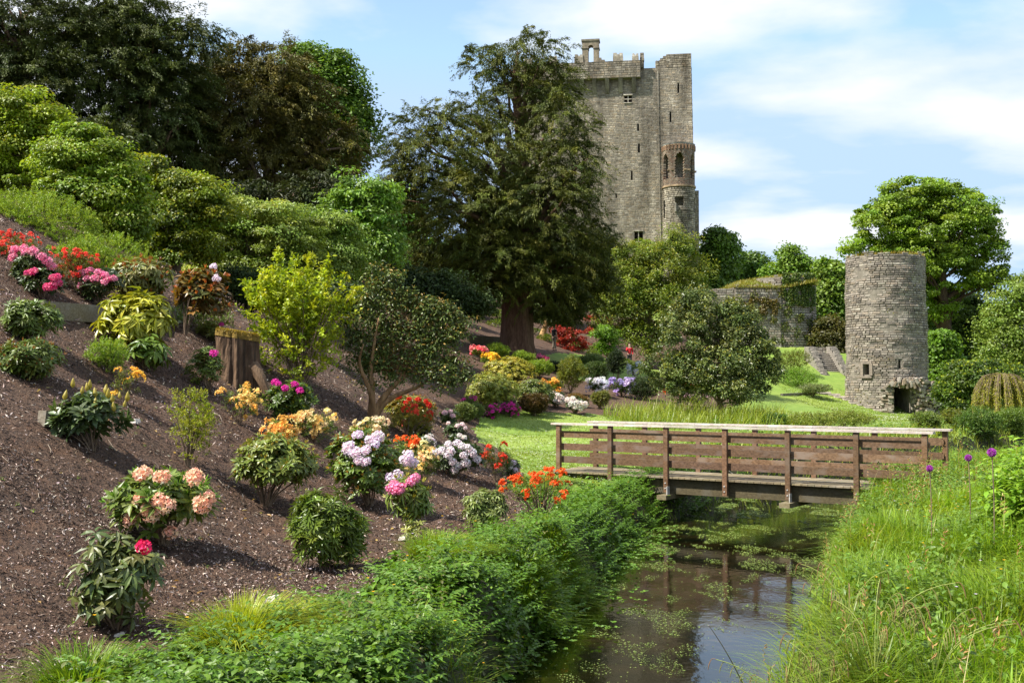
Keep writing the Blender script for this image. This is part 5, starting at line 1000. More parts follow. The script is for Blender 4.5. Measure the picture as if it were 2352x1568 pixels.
# middle distance, round the lawn
MD = [
 ('azalea','az',(1108,928,1150,958),(1130,962),36,MA,((.1,.12,.04),(.12,.15,.05)),.05,.1,'magenta azalea on the left beside the lawn edge, before the big yellow-green shrub'),
 ('azalea','az',(1152,926,1196,952),(1175,958),37,MA,((.1,.12,.04),(.12,.15,.05)),.05,.1,'magenta azalea on the right, next to the low brown stump at the lawn edge'),
 ('azalea','az',(1062,905,1100,945),(1082,950),34,MA,((.12,.15,.06),(.16,.2,.08)),.05,.75,'thin azalea with two magenta blooms above the left lawn edge'),
 ('azalea','az',(1240,872,1290,905),(1262,915),44,((.85,.40,.05),(.9,.55,.12)),((.15,.2,.03),(.22,.26,.04)),.08,.3,'yellow-orange azalea right of the big yellow-green shrub'),
 ('azalea','az',(1085,795,1120,820),(1100,830),52,((.8,.05,.12),(.85,.3,.3)),((.12,.18,.03),(.18,.24,.04)),.09,.5,'pinkish-red azalea left of the lime mounds'),
 ('azalea','az',(1100,815,1145,835),(1120,845),50,((.9,.55,.03),(.92,.66,.08)),((.12,.18,.03),(.18,.24,.04)),.09,.6,'orange-yellow azalea left of the lime mounds, lower than the pinkish one'),
 ('azalea','az',(1225,818,1260,842),(1240,850),58,HP,((.06,.1,.03),(.1,.14,.03)),.08,.75,'dark azalea with a few pink blooms right of the yew trunk'),
 ('azalea','az',(1530,880,1590,912),(1560,918),62,((.6,.1,.02),(.72,.17,.04)),((.08,.12,.03),(.12,.16,.04)),.08,.55,'orange azalea in front of the silvery evergreen'),
 ('azalea','az',(1560,905,1630,930),(1600,935),58,((.5,.35,.36),(.6,.45,.42)),((.12,.14,.05),(.16,.18,.06)),.06,.3,'dusky pink low shrub under the silvery evergreen'),
 ('azalea','az',(1400,868,1460,905),(1430,912),60,((.45,.36,.68),(.6,.5,.75)),((.05,.08,.03),(.08,.12,.04)),.09,.2,'lilac flowering shrub behind the tall grass'),
 ('azalea','az',(1345,870,1398,905),(1370,912),56,((.72,.7,.74),(.82,.8,.8)),((.05,.09,.03),(.08,.12,.04)),.08,.6,'white-dotted shrub left of the lilac one'),
 ('azalea','az',(1445,835,1485,862),(1462,870),68,((.6,.66,.7),(.7,.74,.76)),((.14,.2,.14),(.18,.25,.17)),.07,.7,'pale glaucous shrub below the visitor in red')]
for (nm,_,bx,bs,dep,fc,lc,fr,fp,lab) in MD:
    g_ = (bx[2]-bx[0])*(bx[3]-bx[1]); shrub(nm,lab,'shrub',bx,bs,'spray',*lc,n=210,leaf=(.07,.03),k=12,dep=dep,cover=360,fcol=fc,fr=fr*dep/50+.02,fpatch=fp,mt='leaf',rmin=.4,nst=6)
shrub('white_rhododendron','creamy white rhododendron clump at the top of the lawn','shrub',(1255,898,1300,930),(1278,938),'whorl',*RD,n=80,leaf=(.13,.04),dep=46,flowers=[(1262,908),(1270,903),(1280,908),(1288,913),(1275,917),(1292,920),(1265,915),(1284,921)],fcol=((.80,.72,.66),(.88,.84,.78)),fr=.17)
shrub('white_rhododendron','second creamy white rhododendron clump, nearer the tall grass','shrub',(1298,908,1350,945),(1322,950),'whorl',*RD,n=80,leaf=(.13,.04),dep=45,flowers=[(1305,918),(1315,916),(1312,927),(1325,925),(1335,926),(1342,932),(1320,935),(1332,937),(1345,928)],fcol=((.80,.74,.68),(.88,.86,.82)),fr=.16)
YG = ((.20,.23,.025),(.34,.30,.035))
shrub('rhododendron','big yellow-green leathery shrub at the middle of the garden, upper dome','shrub',(1100,815,1240,905),(1170,925),'whorl',(.17,.19,.025),(.36,.29,.035),n=650,leaf=(.15,.05),k=8,dep=44,rmin=.5,open_=.4)
shrub('rhododendron','spreading lower skirt of leathery leaves left of the magenta azaleas','shrub',(1062,850,1200,935),(1130,945),'whorl',(.13,.17,.03),(.24,.23,.05),n=550,leaf=(.15,.045),k=8,dep=41,rmin=.5,open_=.5)
shrub('rhododendron','darker green leathery shrub right below the yellow-green dome','shrub',(1180,865,1275,945),(1230,948),'whorl',(.07,.11,.03),(.16,.18,.05),n=420,leaf=(.15,.045),k=8,dep=42,rmin=.5,open_=.4)
for i,(bx,bs,dep,c,lab) in enumerate((((1110,788,1166,822),(1138,832),56,LG,'lime-green mound left of the yew trunk foot'),((1172,808,1225,838),(1200,848),52,LG,'lime-green mound right below the yew trunk foot'),((1205,826,1275,865),(1240,872),49,LG,'lime-green mound right of the yellow-green dome'),
   ((1275,820,1345,895),(1312,905),50,((.13,.16,.03),(.2,.21,.04)),'open yellowish shrub between the lime mounds and the lilac flowers'),((1340,830,1400,880),(1370,888),60,((.05,.09,.03),(.09,.13,.05)),'dark green conifer-like mound behind the white-dotted shrub'),((1395,800,1440,862),(1418,868),62,((.02,.035,.02),(.04,.06,.035)),'nearly black upright bush left below the visitor in red'),((1330,812,1385,840),(1355,850),70,((.16,.21,.12),(.2,.26,.16)),'grey-green silvery mound near the dwarf green maple'),
   ((1440,865,1520,915),(1480,920),58,((.03,.055,.025),(.07,.1,.05)),'dark round bush behind the tall grass, left of the silvery evergreen'),((1245,830,1300,858),(1270,866),66,((.015,.03,.018),(.035,.05,.03)),'dark feathery low conifer in front of the visitor in black'),((1300,905,1345,930),(1322,935),50,((.16,.10,.05),(.2,.13,.07)),'reddish-brown low shrub at the top of the lawn'),
   ((1195,905,1260,950),(1228,958),40,((.07,.05,.02),(.12,.07,.035)),'brown-leaved low shrub right of the magenta azaleas'),((1360,900,1400,935),(1378,940),47,((.14,.16,.05),(.2,.19,.07)),'straw-coloured low bush at the left end of the tall grass'),((1050,925,1090,965),(1068,972),33,((.12,.16,.07),(.18,.22,.11)),'grey-green lavender clump at the left edge of the lawn'),((1080,930,1110,955),(1095,962),35,((.12,.16,.07),(.16,.2,.1)),'little grey-green clump next to the magenta azaleas'),
   ((1785,845,1885,890),(1838,890),84,((.12,.22,.03),(.17,.28,.04)),'smooth bright green clipped hedge at the foot of the stone staircase'),((1830,880,1905,905),(1868,908),80,((.12,.16,.09),(.2,.23,.14)),'grey-green lavender bed above the lawn steps'),
   ((1770,800,1862,872),(1820,872),88,((.10,.13,.02),(.16,.17,.03)),'mossy green shrubs on the bank left of the stone staircase'),((2165,940,2230,985),(2195,995),56,((.09,.13,.03),(.2,.2,.04)),'bush with yellow tips below the golden willow'),((1750,950,1805,980),(1778,985),46,((.05,.11,.03),(.09,.17,.04)),'dark leafy clump in the streamside grass behind the footbridge'),
   ((2200,930,2300,1010),(2250,1020),52,((.06,.12,.03),(.11,.18,.04)),'dense dark leafy bank bush to the right of the far stream'),((2280,930,2370,1000),(2330,1010),48,((.09,.15,.03),(.14,.21,.05)),'lighter green bank bush at the right edge above the stream'),((2085,945,2160,990),(2120,998),58,((.10,.15,.04),(.16,.21,.06)),'grey-green bush on the bank between the round tower and the stream'),((1820,945,2000,985),(1910,992),50,((.15,.19,.05),(.22,.25,.07)),'broad straw-green grassy bush behind the middle of the footbridge'),
   ((1015,650,1075,760),(1045,765),66,((.03,.06,.012),(.06,.09,.02)),'dark green bush in shade left of the yew trunk'),((1052,715,1072,755),(1062,758),80,((.03,.05,.01),(.05,.08,.02)),'small dark columnar conifer in the terraced bed'))):
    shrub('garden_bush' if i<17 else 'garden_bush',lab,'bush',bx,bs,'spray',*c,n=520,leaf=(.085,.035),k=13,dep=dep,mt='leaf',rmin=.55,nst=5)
# little tufts in the terraced bed behind the yew
g = rs(90); tuft0 = None
for i in range(46):
    u = 1050+g.rand()*430; v = 738+g.rand()*78
    if 1150<u<1225: continue
    Y = 84+g.rand()*6; B = at(u, v, Y); B = at(u, v, 80+ (815-v)*.14); B[2] = gz(B[0],B[1])
    if tuft0 is None:
        a = Acc(); n = 260; d = unit(rdir(g,n)+[0,0,.6]); leaves(a, d*[.55,.55,.38], unit(d+g.normal(size=(n,3))*.5), rdir(g,n), .3, .07, cvar(g,n,(.07,.10,.02),(.13,.17,.04))); o = a.build('dwarf_shrub', M['leaf']); tuft0 = o
    else: o = tuft0.copy(); COL.objects.link(o)
    o.location = B; s = .6+.6*g.rand(); o.scale = (s,s,s*.8); o.rotation_euler = (0,0,g.rand()*6); tag(o,'low dark green dwarf shrub planted in the mulched terrace behind the yew','dwarf shrub','dwarf shrubs on the far terrace')
# alliums
for (u,v,r,Y,lab) in ((2135,1075,8,12.5,'purple allium globe in front of the right end of the bridge railing'),(2224,1051,8.5,13,'purple allium globe over the water right of the bridge'),(2278,1039,11,12,'largest purple allium globe beside the leafy clump at the right edge')):
    c = at(u,v,Y); B = c.copy(); B[2] = gz(B[0]+.05,B[1]); th = thing('allium', lab, 'flower', B); g = rs(int(u)); k = Y/F; a = Acc(); n = 420; d = rdir(g,n); leaves(a, c+d*r*k*.55, unit(d+g.normal(size=(n,3))*.5), rdir(g,n), r*k*.5, r*k*.22, cvar(g,n,(.40,.05,.42),(.58,.14,.6))); a.build('flower_head', M['petal'], th)
    t = Acc(); tube(t, bez(B, (B+c)/2+[.03,0,0], c, 8), .006, 6, (1,1.5,.5)); t.build('stem', M['twig'], th)
# ------------------------------------------------------------------ ground cover
def mound(x, y, s=1.0): return .5+.5*np.sin(x*1.7*s+1.3*np.sin(y*1.1*s))*np.sin(y*1.5*s+.8*np.sin(x*1.9*s))
def scatter(g, n, x0, x1, y0, y1, cond):
    x = x0+(x1-x0)*g.rand(n); y = y0+(y1-y0)*g.rand(n); k = cond(x, y); return x[k], y[k]
lb_x = lambda y: np.interp(y, BASEC[:,1], BASEC[:,0]); st_x = lambda y: np.interp(y, STR[:,1], STR[:,0])
left_strip = lambda x, y: (x > lb_x(y)-.12+.25*np.sin(y*2.3)) & (x < st_x(y)) & (stream_sd(x, y) > -.12) & ((y < 22) | (stream_sd(x, y) < .75))
right_bank = lambda x, y: (x > st_x(y)) & (stream_sd(x, y) > -.15)
def herbs(acc, g, x, y, h, ll, lw, c1, c2, pairs=5, ac=None):
    n = len(x); z = Hh(x, y); a0 = g.rand(n)*6.28; h = h*np.where(y < 24, np.clip((x-lb_x(y))/.9, .35, 1), 1); lean = (g.rand(n,3)-.5)*[.5,.5,0]
    for j in range(pairs):
        f = 1-.17*j; P = np.stack([x, y, z], 1)+np.array([0,0,1.])*(h*f)[:,None]+lean*(h*f*f)[:,None]
        for s in (0, math.pi):
            q = a0+s+j*1.571+.3*g.rand(n); D = np.stack([np.cos(q), np.sin(q), -.28-.2*j/pairs+.4*g.rand(n)-.1], 1); sc = (.55+.16*j)*(.8+.4*g.rand(n))
            leaves(acc, P, D, np.array([0,0,1.])+g.normal(size=(n,3))*.25, ll*sc, lw*sc, cvar(g,n,c1,c2,.25)*(1.08-.05*j), TL if ll>.05 else TQ)
def fronds(acc, g, x, y, h, c1, c2, nf=5, pairs=6, ls=.045):
    n = len(x); z = Hh(x, y); P0 = np.stack([x,y,z],1)
    for f in range(nf):
        q = f*6.28/nf+g.rand(n); D = np.stack([np.cos(q),np.sin(q),0*q],1); L_ = h*(.7+.5*g.rand(n))
        for j in range(pairs):
            t = (j+1.)/pairs; C_ = P0+D*(L_*t*.75)[:,None]+np.array([0,0,1.])*(L_*(1.25*t-.55*t*t))[:,None]; S = np.cross(D,[0,0,1.])
            for s in (-1,1):
                dd = unit(S*s+D*.6+[0,0,-.15]+g.normal(size=(n,3))*.12); leaves(acc, C_, dd, np.array([0,0,1.])+D*.3, ls*2*(1.1-.5*t), ls*(1.1-.5*t), cvar(g,n,c1,c2,.2))
g = rs(101)
# bark chips on the slope
a = Acc()
for (n, y0, y1, x0, x1, sc) in ((110000,6,13,-9,0,1.),(100000,12,24,-14,2.5,1.3),(30000,22,46,-14,2,2.)):
    x, y = scatter(g, n, x0, x1, y0, y1, lambda x,y: is_mulch(x,y)); n = len(x); z = Hh(x,y); e = .12; nrm = unit(np.stack([-(Hh(x+e,y)-z)/e, -(Hh(x,y+e)-z)/e, np.ones(n)],1)); P = np.stack([x,y,z+.008],1)
    Nn = unit(nrm+g.normal(size=(n,3))*.6); D = np.cross(Nn, rdir(g,n)); r = g.rand(n,1); pale = r > .78
    col = np.where(pale, cvar(g,n,(.32,.23,.18),(.66,.55,.48),.2), cvar(g,n,(.022,.012,.008),(.17,.105,.072),.5)*(.75+.5*mound(x,y,.8))[:,None])
    leaves(a, P, D, Nn, sc*(.018+.05*g.rand(n)**2), sc*(.007+.011*g.rand(n)), col)
tag(a.build('bark_chips', M['chip']), 'shredded bark and wood chips strewn over the planted slope', 'bark mulch', kind='stuff')
# sticks
a = Acc(); x, y = scatter(g, 900, -9, 2, 7, 26, lambda x,y: is_mulch(x,y))
for xx, yy in zip(x, y):
    q = g.rand()*6.28; l = .08+.22*g.rand()**2; p = np.array([[xx,yy],[xx+math.cos(q)*l*.5,yy+math.sin(q)*l*.5],[xx+math.cos(q+.3)*l,yy+math.sin(q+.3)*l]]); tube(a, np.c_[p, Hh(p[:,0],p[:,1])+.015], .004, 4, (.34,.27,.2) if g.rand()<.5 else (.12,.08,.06), False)
tag(a.build('fallen_twigs', M['chip']), 'thin twigs lying loose on the bark mulch', 'twigs', kind='stuff')
# weeds on the slope
a = Acc(); x, y = scatter(g, 420, -9, 2, 7, 26, lambda x,y: is_mulch(x,y)&(mound(x+3,y,.7)>.3)); herbs(a,g,x,y,.08+.14*g.rand(len(x)),.045,.024,(.08,.14,.03),(.14,.2,.04),3)
tag(a.build('seedlings', M['leaf']), 'small green weeds sprouting from the mulch', 'weeds', kind='stuff')
a = Acc(); x, y = scatter(g, 2600, -9, 2.5, 7, 30, lambda x,y: is_mulch(x,y)&(mound(x,y+4,1.1)>.55)); n = len(x)
leaves(a, np.stack([x,y,Hh(x,y)+.02],1), rdir(g,n)*[1,1,.2], np.array([0,0,1.])+g.normal(size=(n,3))*.4, .04+.05*g.rand(n), .02+.015*g.rand(n), cvar(g,n,(.30,.16,.07),(.42,.33,.2),.3), TL)
tag(a.build('leaf_litter', M['leaf']), 'dry brown fallen leaves lying in drifts on the mulch', 'leaf litter', kind='stuff')
# lawn
a = Acc(); islawn = lambda x,y: (~is_mulch(x,y))&(stream_sd(x,y)>.3)&(x>st_x(y)-40)&((x<st_x(y))|(y>62))
for (n, y0,y1,x0,x1,w,h) in ((70000,22,34,-1.5,9,.012,.05),(60000,32,60,-2,22,.022,.06),(40000,56,84,8,32,.035,.08)):
    x, y = scatter(g, n, x0,x1,y0,y1, lambda x,y: islawn(x,y)); n = len(x); blades(a, np.stack([x,y,Hh(x,y)-.005],1), h*(.5+g.rand(n)), w, (g.rand(n,3)-.5)*[1.6,1.6,0], cvar(g,n,(.13,.19,.03),(.23,.28,.055),.2), (0,.5,1))
tag(a.build('lawn_grass', M['grass']), 'short mown bright green grass of the lawn', 'grass', kind='stuff')
a = Acc()
for (n,y0,y1,x0,x1,s) in ((2600,23,36,-1.5,8,.020),(3600,34,60,-2,22,.034),(2500,56,82,8,30,.05)):
    x, y = scatter(g, n, x0,x1,y0,y1, lambda x,y: islawn(x,y)&(mound(x,y,.5)>.4)); n = len(x); P = np.stack([x,y,Hh(x,y)+.06],1)
    for q in range(4): leaves(a, P, np.tile([math.cos(q*1.57),math.sin(q*1.57),.25],(n,1)), np.tile([0,0,1.],(n,1)), s, s, np.tile([.8,.8,.76],(n,1)))
tag(a.build('daisies', M['petal']), 'tiny white daisies sprinkled over the lawn', 'daisies', kind='stuff')
# --- left stream bank
a = Acc(); lean_w = np.array([.5,-.15,0])
def grass_patch(a, n, x0,x1,y0,y1, cond, h, w, c1, c2, lean=(0,0,0), spread=1.1, mod=None):
    x, y = scatter(g, n, x0,x1,y0,y1, cond); n = len(x); hh = h*(.45+.75*g.rand(n))*np.where(y < 24, np.clip((x-lb_x(y))/.8, .35, 1), 1)
    if mod is not None: hh = hh*mod(x,y)
    fl_ = np.stack([np.sin(1.1*x+2.1*np.sin(.9*y)),np.cos(1.3*y+1.7*np.sin(1.2*x)),0*x],1)*.55; tn = (.82+.36*mound(x+5,y*1.3,1.1))[:,None]*np.where(mound(x*1.7,y+9,.9)[:,None]>.62,[[1.18,1.0,1.1]],[[1,1,1]])
    blades(a, np.stack([x,y,Hh(x,y)-.02],1), hh, w*(.6+.8*g.rand(n)), (g.rand(n,3)-.5)*[2*spread,2*spread,0]+np.array(lean)+fl_, cvar(g,n,c1,c2,.28)*tn)
gp_ = lambda x,y: left_strip(x,y)&(mound(x,y)<.60)
grass_patch(a, 34000,-5,3.5,6,17, lambda x,y: left_strip(x,y)&(mound(x,y)<.42), .27,.012,(.08,.16,.02),(.17,.26,.035),(.12,-.05,0),1.1, lambda x,y:.6+.8*mound(x+2,y))
grass_patch(a, 22000,0,7,16,32, gp_, .38,.012,(.09,.18,.018),(.16,.26,.03),(.3,-.1,0),.7, lambda x,y:(.6+.8*mound(x+2,y))*np.where(y>17,.6,1))
tag(a.build('bank_grass', M['grass']), 'long green grass spilling down the left stream bank', 'grass', kind='stuff')
def tuss(u,v,r,h,n,c1,c2,name,label,lean=(.45,-.2,0),w=.010):
    n = int(n*.6); B = hit(u,v); q = g.rand(n)*6.28; rr = r*g.rand(n)**.6; P = B+np.stack([np.cos(q)*rr,np.sin(q)*rr,0*q],1); P[:,2] = Hh(P[:,0],P[:,1])-.02; o = Acc()
    blades(o, P, h*(.6+.6*g.rand(n)), w*(.6+.8*g.rand(n)), np.stack([np.cos(q),np.sin(q),0*q],1)*(.3+.9*(rr/r))[:,None]+np.array(lean)+(g.rand(n,3)-.5)*[.8,.8,0], cvar(g,n,c1,c2,.2)); return tag(o.build(name, M['grass']), label, 'grass tuft')
tuss(575,1490,.36,.48,3800,(.20,.27,.02),(.34,.36,.05),'grass_tussock','bright yellow-green grass tussock combed to the right at the bottom left')
tuss(200,1590,.38,.32,2400,(.10,.19,.02),(.2,.28,.03),'grass_tussock','green grass tussock at the bottom left corner',(.3,-.3,0))
tuss(1020,1290,.38,.36,3600,(.15,.25,.02),(.26,.33,.035),'grass_tussock','fine lime-green grass tussock below the leggy shrub')
tuss(1290,1290,.34,.27,3000,(.14,.24,.02),(.22,.30,.035),'grass_tussock','fine lime-green grass tussock over the water below the orange azalea')
tuss(1215,1340,.32,.28,2400,(.11,.21,.02),(.2,.29,.03),'grass_tussock','green grass tussock on the crest of the left bank')
a = Acc(); x, y = scatter(g, 11000,-5,3.0,6,16.5, lambda x,y: left_strip(x,y)&(mound(x,y)>.18)&(g.rand(len(x))<.8)); herbs(a,g,x,y,.10+(.16+.52*g.rand(len(x)))*mound(x,y)**1.5,.075,.046,(.045,.10,.018),(.12,.20,.03),6); 
x, y = scatter(g, 7000,-.5,6.8,14.5,30, lambda x,y: left_strip(x,y)&(mound(x,y)>.34)); herbs(a,g,x,y,(.20+.28*g.rand(len(x)))*(.5+.7*mound(x,y))*np.where(y>17,.5,1),.085,.055,(.055,.12,.018),(.12,.21,.035),4)
x, y = scatter(g, 1500,-5,5,6.5,22, lambda x,y: left_strip(x,y)&(mound(x*1.1+4,y*1.2,1.3)>.5)); herbs(a,g,x,y,.20+.28*g.rand(len(x)),.17,.085,(.07,.15,.02),(.13,.23,.035),4)
x, y = scatter(g, 900,-5,3.5,6.5,16, lambda x,y: left_strip(x,y)&(mound(x*1.4+1,y*1.1+6,1.0)>.6)); herbs(a,g,x,y,.45+.3*g.rand(len(x)),.06,.03,(.10,.12,.05),(.17,.15,.08),7)
tag(a.build('nettles', M['leaf']), 'leafy nettles and herbs crowding the left stream bank', 'herbs', kind='stuff')
a = Acc(); x, y = scatter(g, 5200,-5,6,7,27, lambda x,y: left_strip(x,y)&((mound(x*1.3+1,y)>.55)|(stream_sd(x,y)<.75))); fronds(a,g,x,y,.26+.2*g.rand(len(x)),(.07,.15,.022),(.13,.24,.035)); tag(a.build('cow_parsley', M['leaf']), 'ferny cut-leaved foliage on the left stream bank', 'herbs', kind='stuff')
# watercress rafts at the foot of the bank
a = Acc(); x, y = scatter(g, 5200,-1.5,5,7,22, lambda x,y: (x<st_x(y))&(stream_sd(x,y)<-.02)&(stream_sd(x,y)>-.75+.5*mound(x,y,1.2)))
n = len(x); P = np.stack([x,y,.02+.12*g.rand(n)],1)
for q in range(4): 
    t = g.rand(n)*6.28; leaves(a, P, np.stack([np.cos(t),np.sin(t),.35+0*t],1), np.array([0,0,1.])+g.normal(size=(n,3))*.3, .055, .04, cvar(g,n,(.08,.17,.03),(.15,.27,.05)), TQ)
tag(a.build('watercress', M['leaf']), 'bright watercress rafts along the foot of the left bank', 'water plants', kind='stuff')
# duckweed and floating scraps
a = Acc(); x, y = scatter(g, 420000,-1.5,14,8.5,38, lambda x,y: (stream_sd(x,y)<-.05)&(g.rand(len(x))<np.clip((mound(x*1.6+3,y*.9+1,1.3)*.6+mound(x*3.1,y*1.7+2,1.6)*.5-.60)*7,.014,1)*np.clip(1.5-(x-st_x(y)+1.2)*.35,.3,1)*np.where((y<14.5)&(x<st_x(y)+.4),2.5,1)))
n = len(x); t = g.rand(n)*6.28; s = (.010+.022*g.rand(n)**2)*np.clip(y/13,.9,2); leaves(a, np.stack([x,y,.006+.004*g.rand(n)],1), np.stack([np.cos(t),np.sin(t),.04*g.normal(size=n)],1), np.array([0,0,1.])+g.normal(size=(n,3))*.12, s, s*.8, cvar(g,n,(.10,.15,.05),(.25,.32,.14),.3))
tag(a.build('duckweed', M['leaf']), 'pale green duckweed drifting on the stream', 'duckweed', kind='stuff')
# --- right bank
a = Acc(); rb = right_bank
grass_patch(a, 85000,2,13,6,17, rb, .46,.0105,(.12,.23,.02),(.24,.34,.04),(-.25,-.1,0),.8, lambda x,y:.7+.6*mound(x,y))
grass_patch(a, 60000,5,18,16,30, rb, .40,.012,(.12,.22,.02),(.22,.32,.04),(-.2,-.1,0),.8, lambda x,y:.7+.6*mound(x,y))
grass_patch(a, 30000,14,45,26,62, rb, .45,.028,(.09,.17,.022),(.16,.25,.04),(0,0,0),.8, lambda x,y:.5+.9*mound(x,y,.5))
tag(a.build('meadow_grass', M['grass']), 'lush long grass covering the right stream bank', 'grass', kind='stuff')
a = Acc(); n0=7500; x, y = scatter(g, n0,2,12,6,24, lambda x,y: rb(x,y)&(mound(x*1.2,y*1.1+2)>.5)); herbs(a,g,x,y,.30+.3*g.rand(len(x)),.085,.045,(.08,.15,.03),(.15,.24,.05))
tag(a.build('nettles', M['leaf']), 'nettles growing through the grass of the right bank', 'herbs', kind='stuff')
a = Acc(); x, y = scatter(g, 700,2,12,6,24, lambda x,y: rb(x,y)&(mound(x*1.5,y*1.3+7)>.5)); n = len(x)
blades(a, np.stack([x,y,Hh(x,y)],1), .6+.35*g.rand(n), .006, (g.rand(n,3)-.5)*[.8,.8,0], cvar(g,n,(.30,.22,.10),(.42,.36,.18)))
for j in range(7):
    leaves(a, np.stack([x,y,Hh(x,y)+.50+.03*j],1)+(g.rand(n,3)-.5)*.02, rdir(g,n)*[1,1,.3]+[0,0,.6], rdir(g,n), .05, .014, cvar(g,n,(.30,.16,.10),(.42,.28,.18)))
tag(a.build('seeding_stems', M['leaf']), 'brown seeding grass and dock stems standing in the right bank', 'dry stems', kind='stuff')
# big leafy clump at the right edge
B = at(2345,1150,13.0); B[2] = gz(B[0],B[1]); th = thing('hogweed_clump','tall pale green leafy clump at the right edge above the grass','plant',B); a = Acc(); n = 420
q = g.rand(n)*6.28; r = .8*g.rand(n)**.6; x = B[0]+.45+np.cos(q)*r; y = B[1]+np.sin(q)*r; herbs(a,g,x,y,(.95+.25*g.rand(n))*(1.05-.45*(r/1.0)**2),.16,.07,(.13,.24,.03),(.22,.34,.05),6); a.build('foliage', M['leaf'], th)
# wild flowers
a = Acc()
for cond, n_, x0,x1,y0,y1 in ((left_strip,170,-4,5,8,24),(rb,260,3,13,8,24)):
    x, y = scatter(g, n_, x0,x1,y0,y1, cond); n = len(x); P = np.stack([x,y,Hh(x,y)+.35+.15*g.rand(n)],1); c = np.where(g.rand(n,1)<.7, [[.85,.5,.02]], [[.7,.6,.72]])
    for j in range(5): leaves(a, P, np.tile([math.cos(j*1.257),math.sin(j*1.257),.4],(n,1)), np.tile([0,0,1.],(n,1)), .018, .016, c)
tag(a.build('buttercups', M['petal']), 'small yellow and pale lilac wild flowers dotted along both banks', 'wild flowers', kind='stuff')
# tall grass beyond the lawn and along the far bank
a = Acc(); tallz = lambda x,y: (~is_mulch(x,y))&(x<st_x(y))&(stream_sd(x,y)>-.1)&((stream_sd(x,y)<1.5+1.6*mound(x,y,.6))|((x>3.2)&(x<12.5)&(y>44)&(y<54)&(x>3.2+.2*(54-y))))&(y>29)
x, y = scatter(g, 70000,2,40,28,62, tallz); n = len(x); hh = (.35+.55*g.rand(n))*np.where((y>43)&(x<12),1.35,.7)*(.6+.7*mound(x,y,.7))
blades(a, np.stack([x,y,Hh(x,y)-.02],1), hh, .020+.016*g.rand(n), (g.rand(n,3)-.5)*[1.3,1.3,0]+[.15,0,0], cvar(g,n,(.13,.19,.03),(.27,.30,.06),.2))
tag(a.build('tall_grass', M['grass']), 'tall reedy grass standing beyond the lawn and along the far bank', 'grass', kind='stuff')
a = Acc(); x, y = scatter(g, 5000,5,36,30,62, lambda x,y: tallz(x,y)&(mound(x,y,.8)>.45)&(y<43+x*.25)); herbs(a,g,x,y,.3+.35*g.rand(len(x)),.17,.10,(.07,.14,.025),(.12,.2,.04),4)
x, y = scatter(g, 5000,16,46,30,66, lambda x,y: rb(x,y)&(mound(x,y,.4)>.4)); herbs(a,g,x,y,.35+.5*g.rand(len(x)),.2,.12,(.06,.13,.025),(.11,.19,.04),4)
tag(a.build('bankside_herbs', M['leaf']), 'dark leafy growth on the far banks behind the footbridge', 'herbs', kind='stuff')
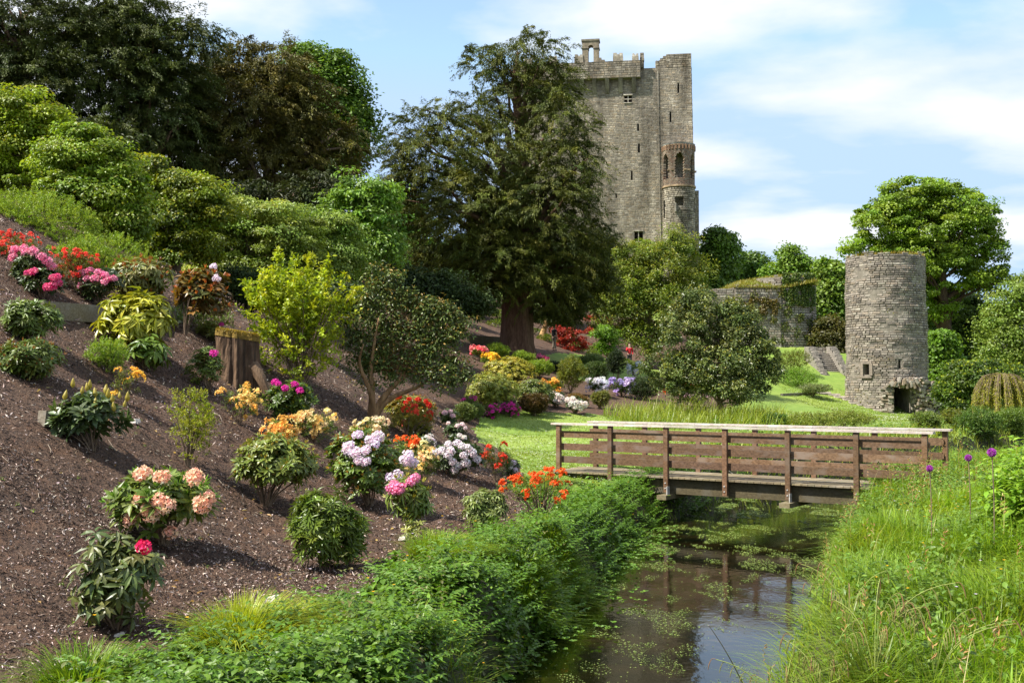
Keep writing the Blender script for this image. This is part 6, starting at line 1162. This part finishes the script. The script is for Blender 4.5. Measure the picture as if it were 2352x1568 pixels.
# pendulous sedge and dry stems in the lower right
def sedge(u, v, Y, n, label, seed, hgt=.9):
    g = rs(seed); B = at(u, v, Y); B[2] = max(gz(B[0],B[1]), -.05); th = thing('pendulous_sedge', label, 'sedge', B); a = Acc(); m_ = 90; q = g.rand(m_)*6.28
    P = B+np.stack([np.cos(q)*.14*g.rand(m_),np.sin(q)*.14*g.rand(m_),0*q-.03],1); blades(a, P, hgt*(.5+.5*g.rand(m_)), .011, np.stack([np.cos(q),np.sin(q),0*q],1)*(.3+.6*g.rand(m_,1)), cvar(g,m_,(.09,.16,.025),(.18,.22,.05),.2), (0,.2,.4,.6,.8,1.)); a.build('leaves', M['grass'], th)
    for i in range(n):
        q = g.rand()*6.28; r = .15+.45*g.rand(); h = hgt*(.8+.45*g.rand()); e = B+np.array([math.cos(q)*r,math.sin(q)*r*.6,h]); p = bez(B, B+[0,0,h*.9], e, 12); s = Acc(); tube(s, p, .003, 4, (.25,.30,.07), False); so = s.build('stem', M['chip2'], th)
        for j in range(5):
            o = p[7+j]; dn = .07+.05*g.rand(); out = np.array([math.cos(q),math.sin(q),0])*.05; pe = bez(o, o+out+[0,0,.03], o+out*1.3-[0,0,dn], 6)
            c_ = Acc(); tube(c_, pe, np.array([.002,.002,.003,.004,.004,.002]), 4, (.22,.21,.06) if j<4 else (.24,.13,.06), False); c_.build('catkin', M['chip2'], so)
M['chip2'] = noisemat('dry stem', (.8,.8,.8), (1,1,1), 20, rough=.6, attr=True)
_old = M['chip2']
def sedge_col(): pass
for i,(u,v,Y,n,lab,h) in enumerate(((1800,1560,8.6,9,'pendulous sedge with arching catkins reaching over the water, leftmost',.75),(1900,1600,8.2,8,'pendulous sedge in the middle of the bottom right corner group',.7),(2010,1640,7.9,8,'pendulous sedge with broad leaves right of the middle one',.75),(1950,1500,9.4,7,'pendulous sedge leaning over the bright patch of water',.6),(2150,1620,7.8,6,'rightmost pendulous sedge among the nettles',.6))): sedge(u,v,Y,n,lab,300+i,h)
# dead bare stick rising from the water
a = Acc(); p0 = plane(1720,1600,0.0); p1 = at(1628,1435,9.6); tube(a, bez(p0,(p0+p1)/2+[.02,0,.05],p1,8), np.linspace(.007,.003,8), 5, (.5,.4,.32)); tag(a.build('bare_stick', M['chip2']), 'thin bare stick leaning out of the stream', 'stick')
a = Acc()
for i in range(9):
    p0 = hit(1690+12*i,1120)+[0,0,.15]; p1 = p0+np.array([-.9+.3*g.rand(),.2*g.rand(),.1+.3*g.rand()]); tube(a, bez(p0,(p0+p1)/2+[0,0,.1],p1,6), .012, 5, (.4,.36,.3))
tag(a.build('driftwood_branch', M['chip2']), 'grey dead branches lying on the bank under the footbridge', 'branch')
# white label stones
for i,(u,v,s) in enumerate(((308,972,.07),(270,1470,.03),(925,1245,.06),(625,1395,.06))):
    B = hit(u,v); a = Acc(); gg = rs(i); n=10; 
    for j in range(3): box(a, B+np.array([.02*j,0,.02+.01*j]), (s*(1-.25*j),s*.7,s*.35), Matrix.Rotation(.5*j,3,'Z'), (.6,.56,.52), .7)
    tag(a.build('stone', M['stone']), ['pale stone right of the budding rhododendron','tiny pale stone at the foot of the crimson-flowered rhododendron','white stone under the hot pink rhododendron','flat pale stone at the edge of the nettles'][i], 'stone')
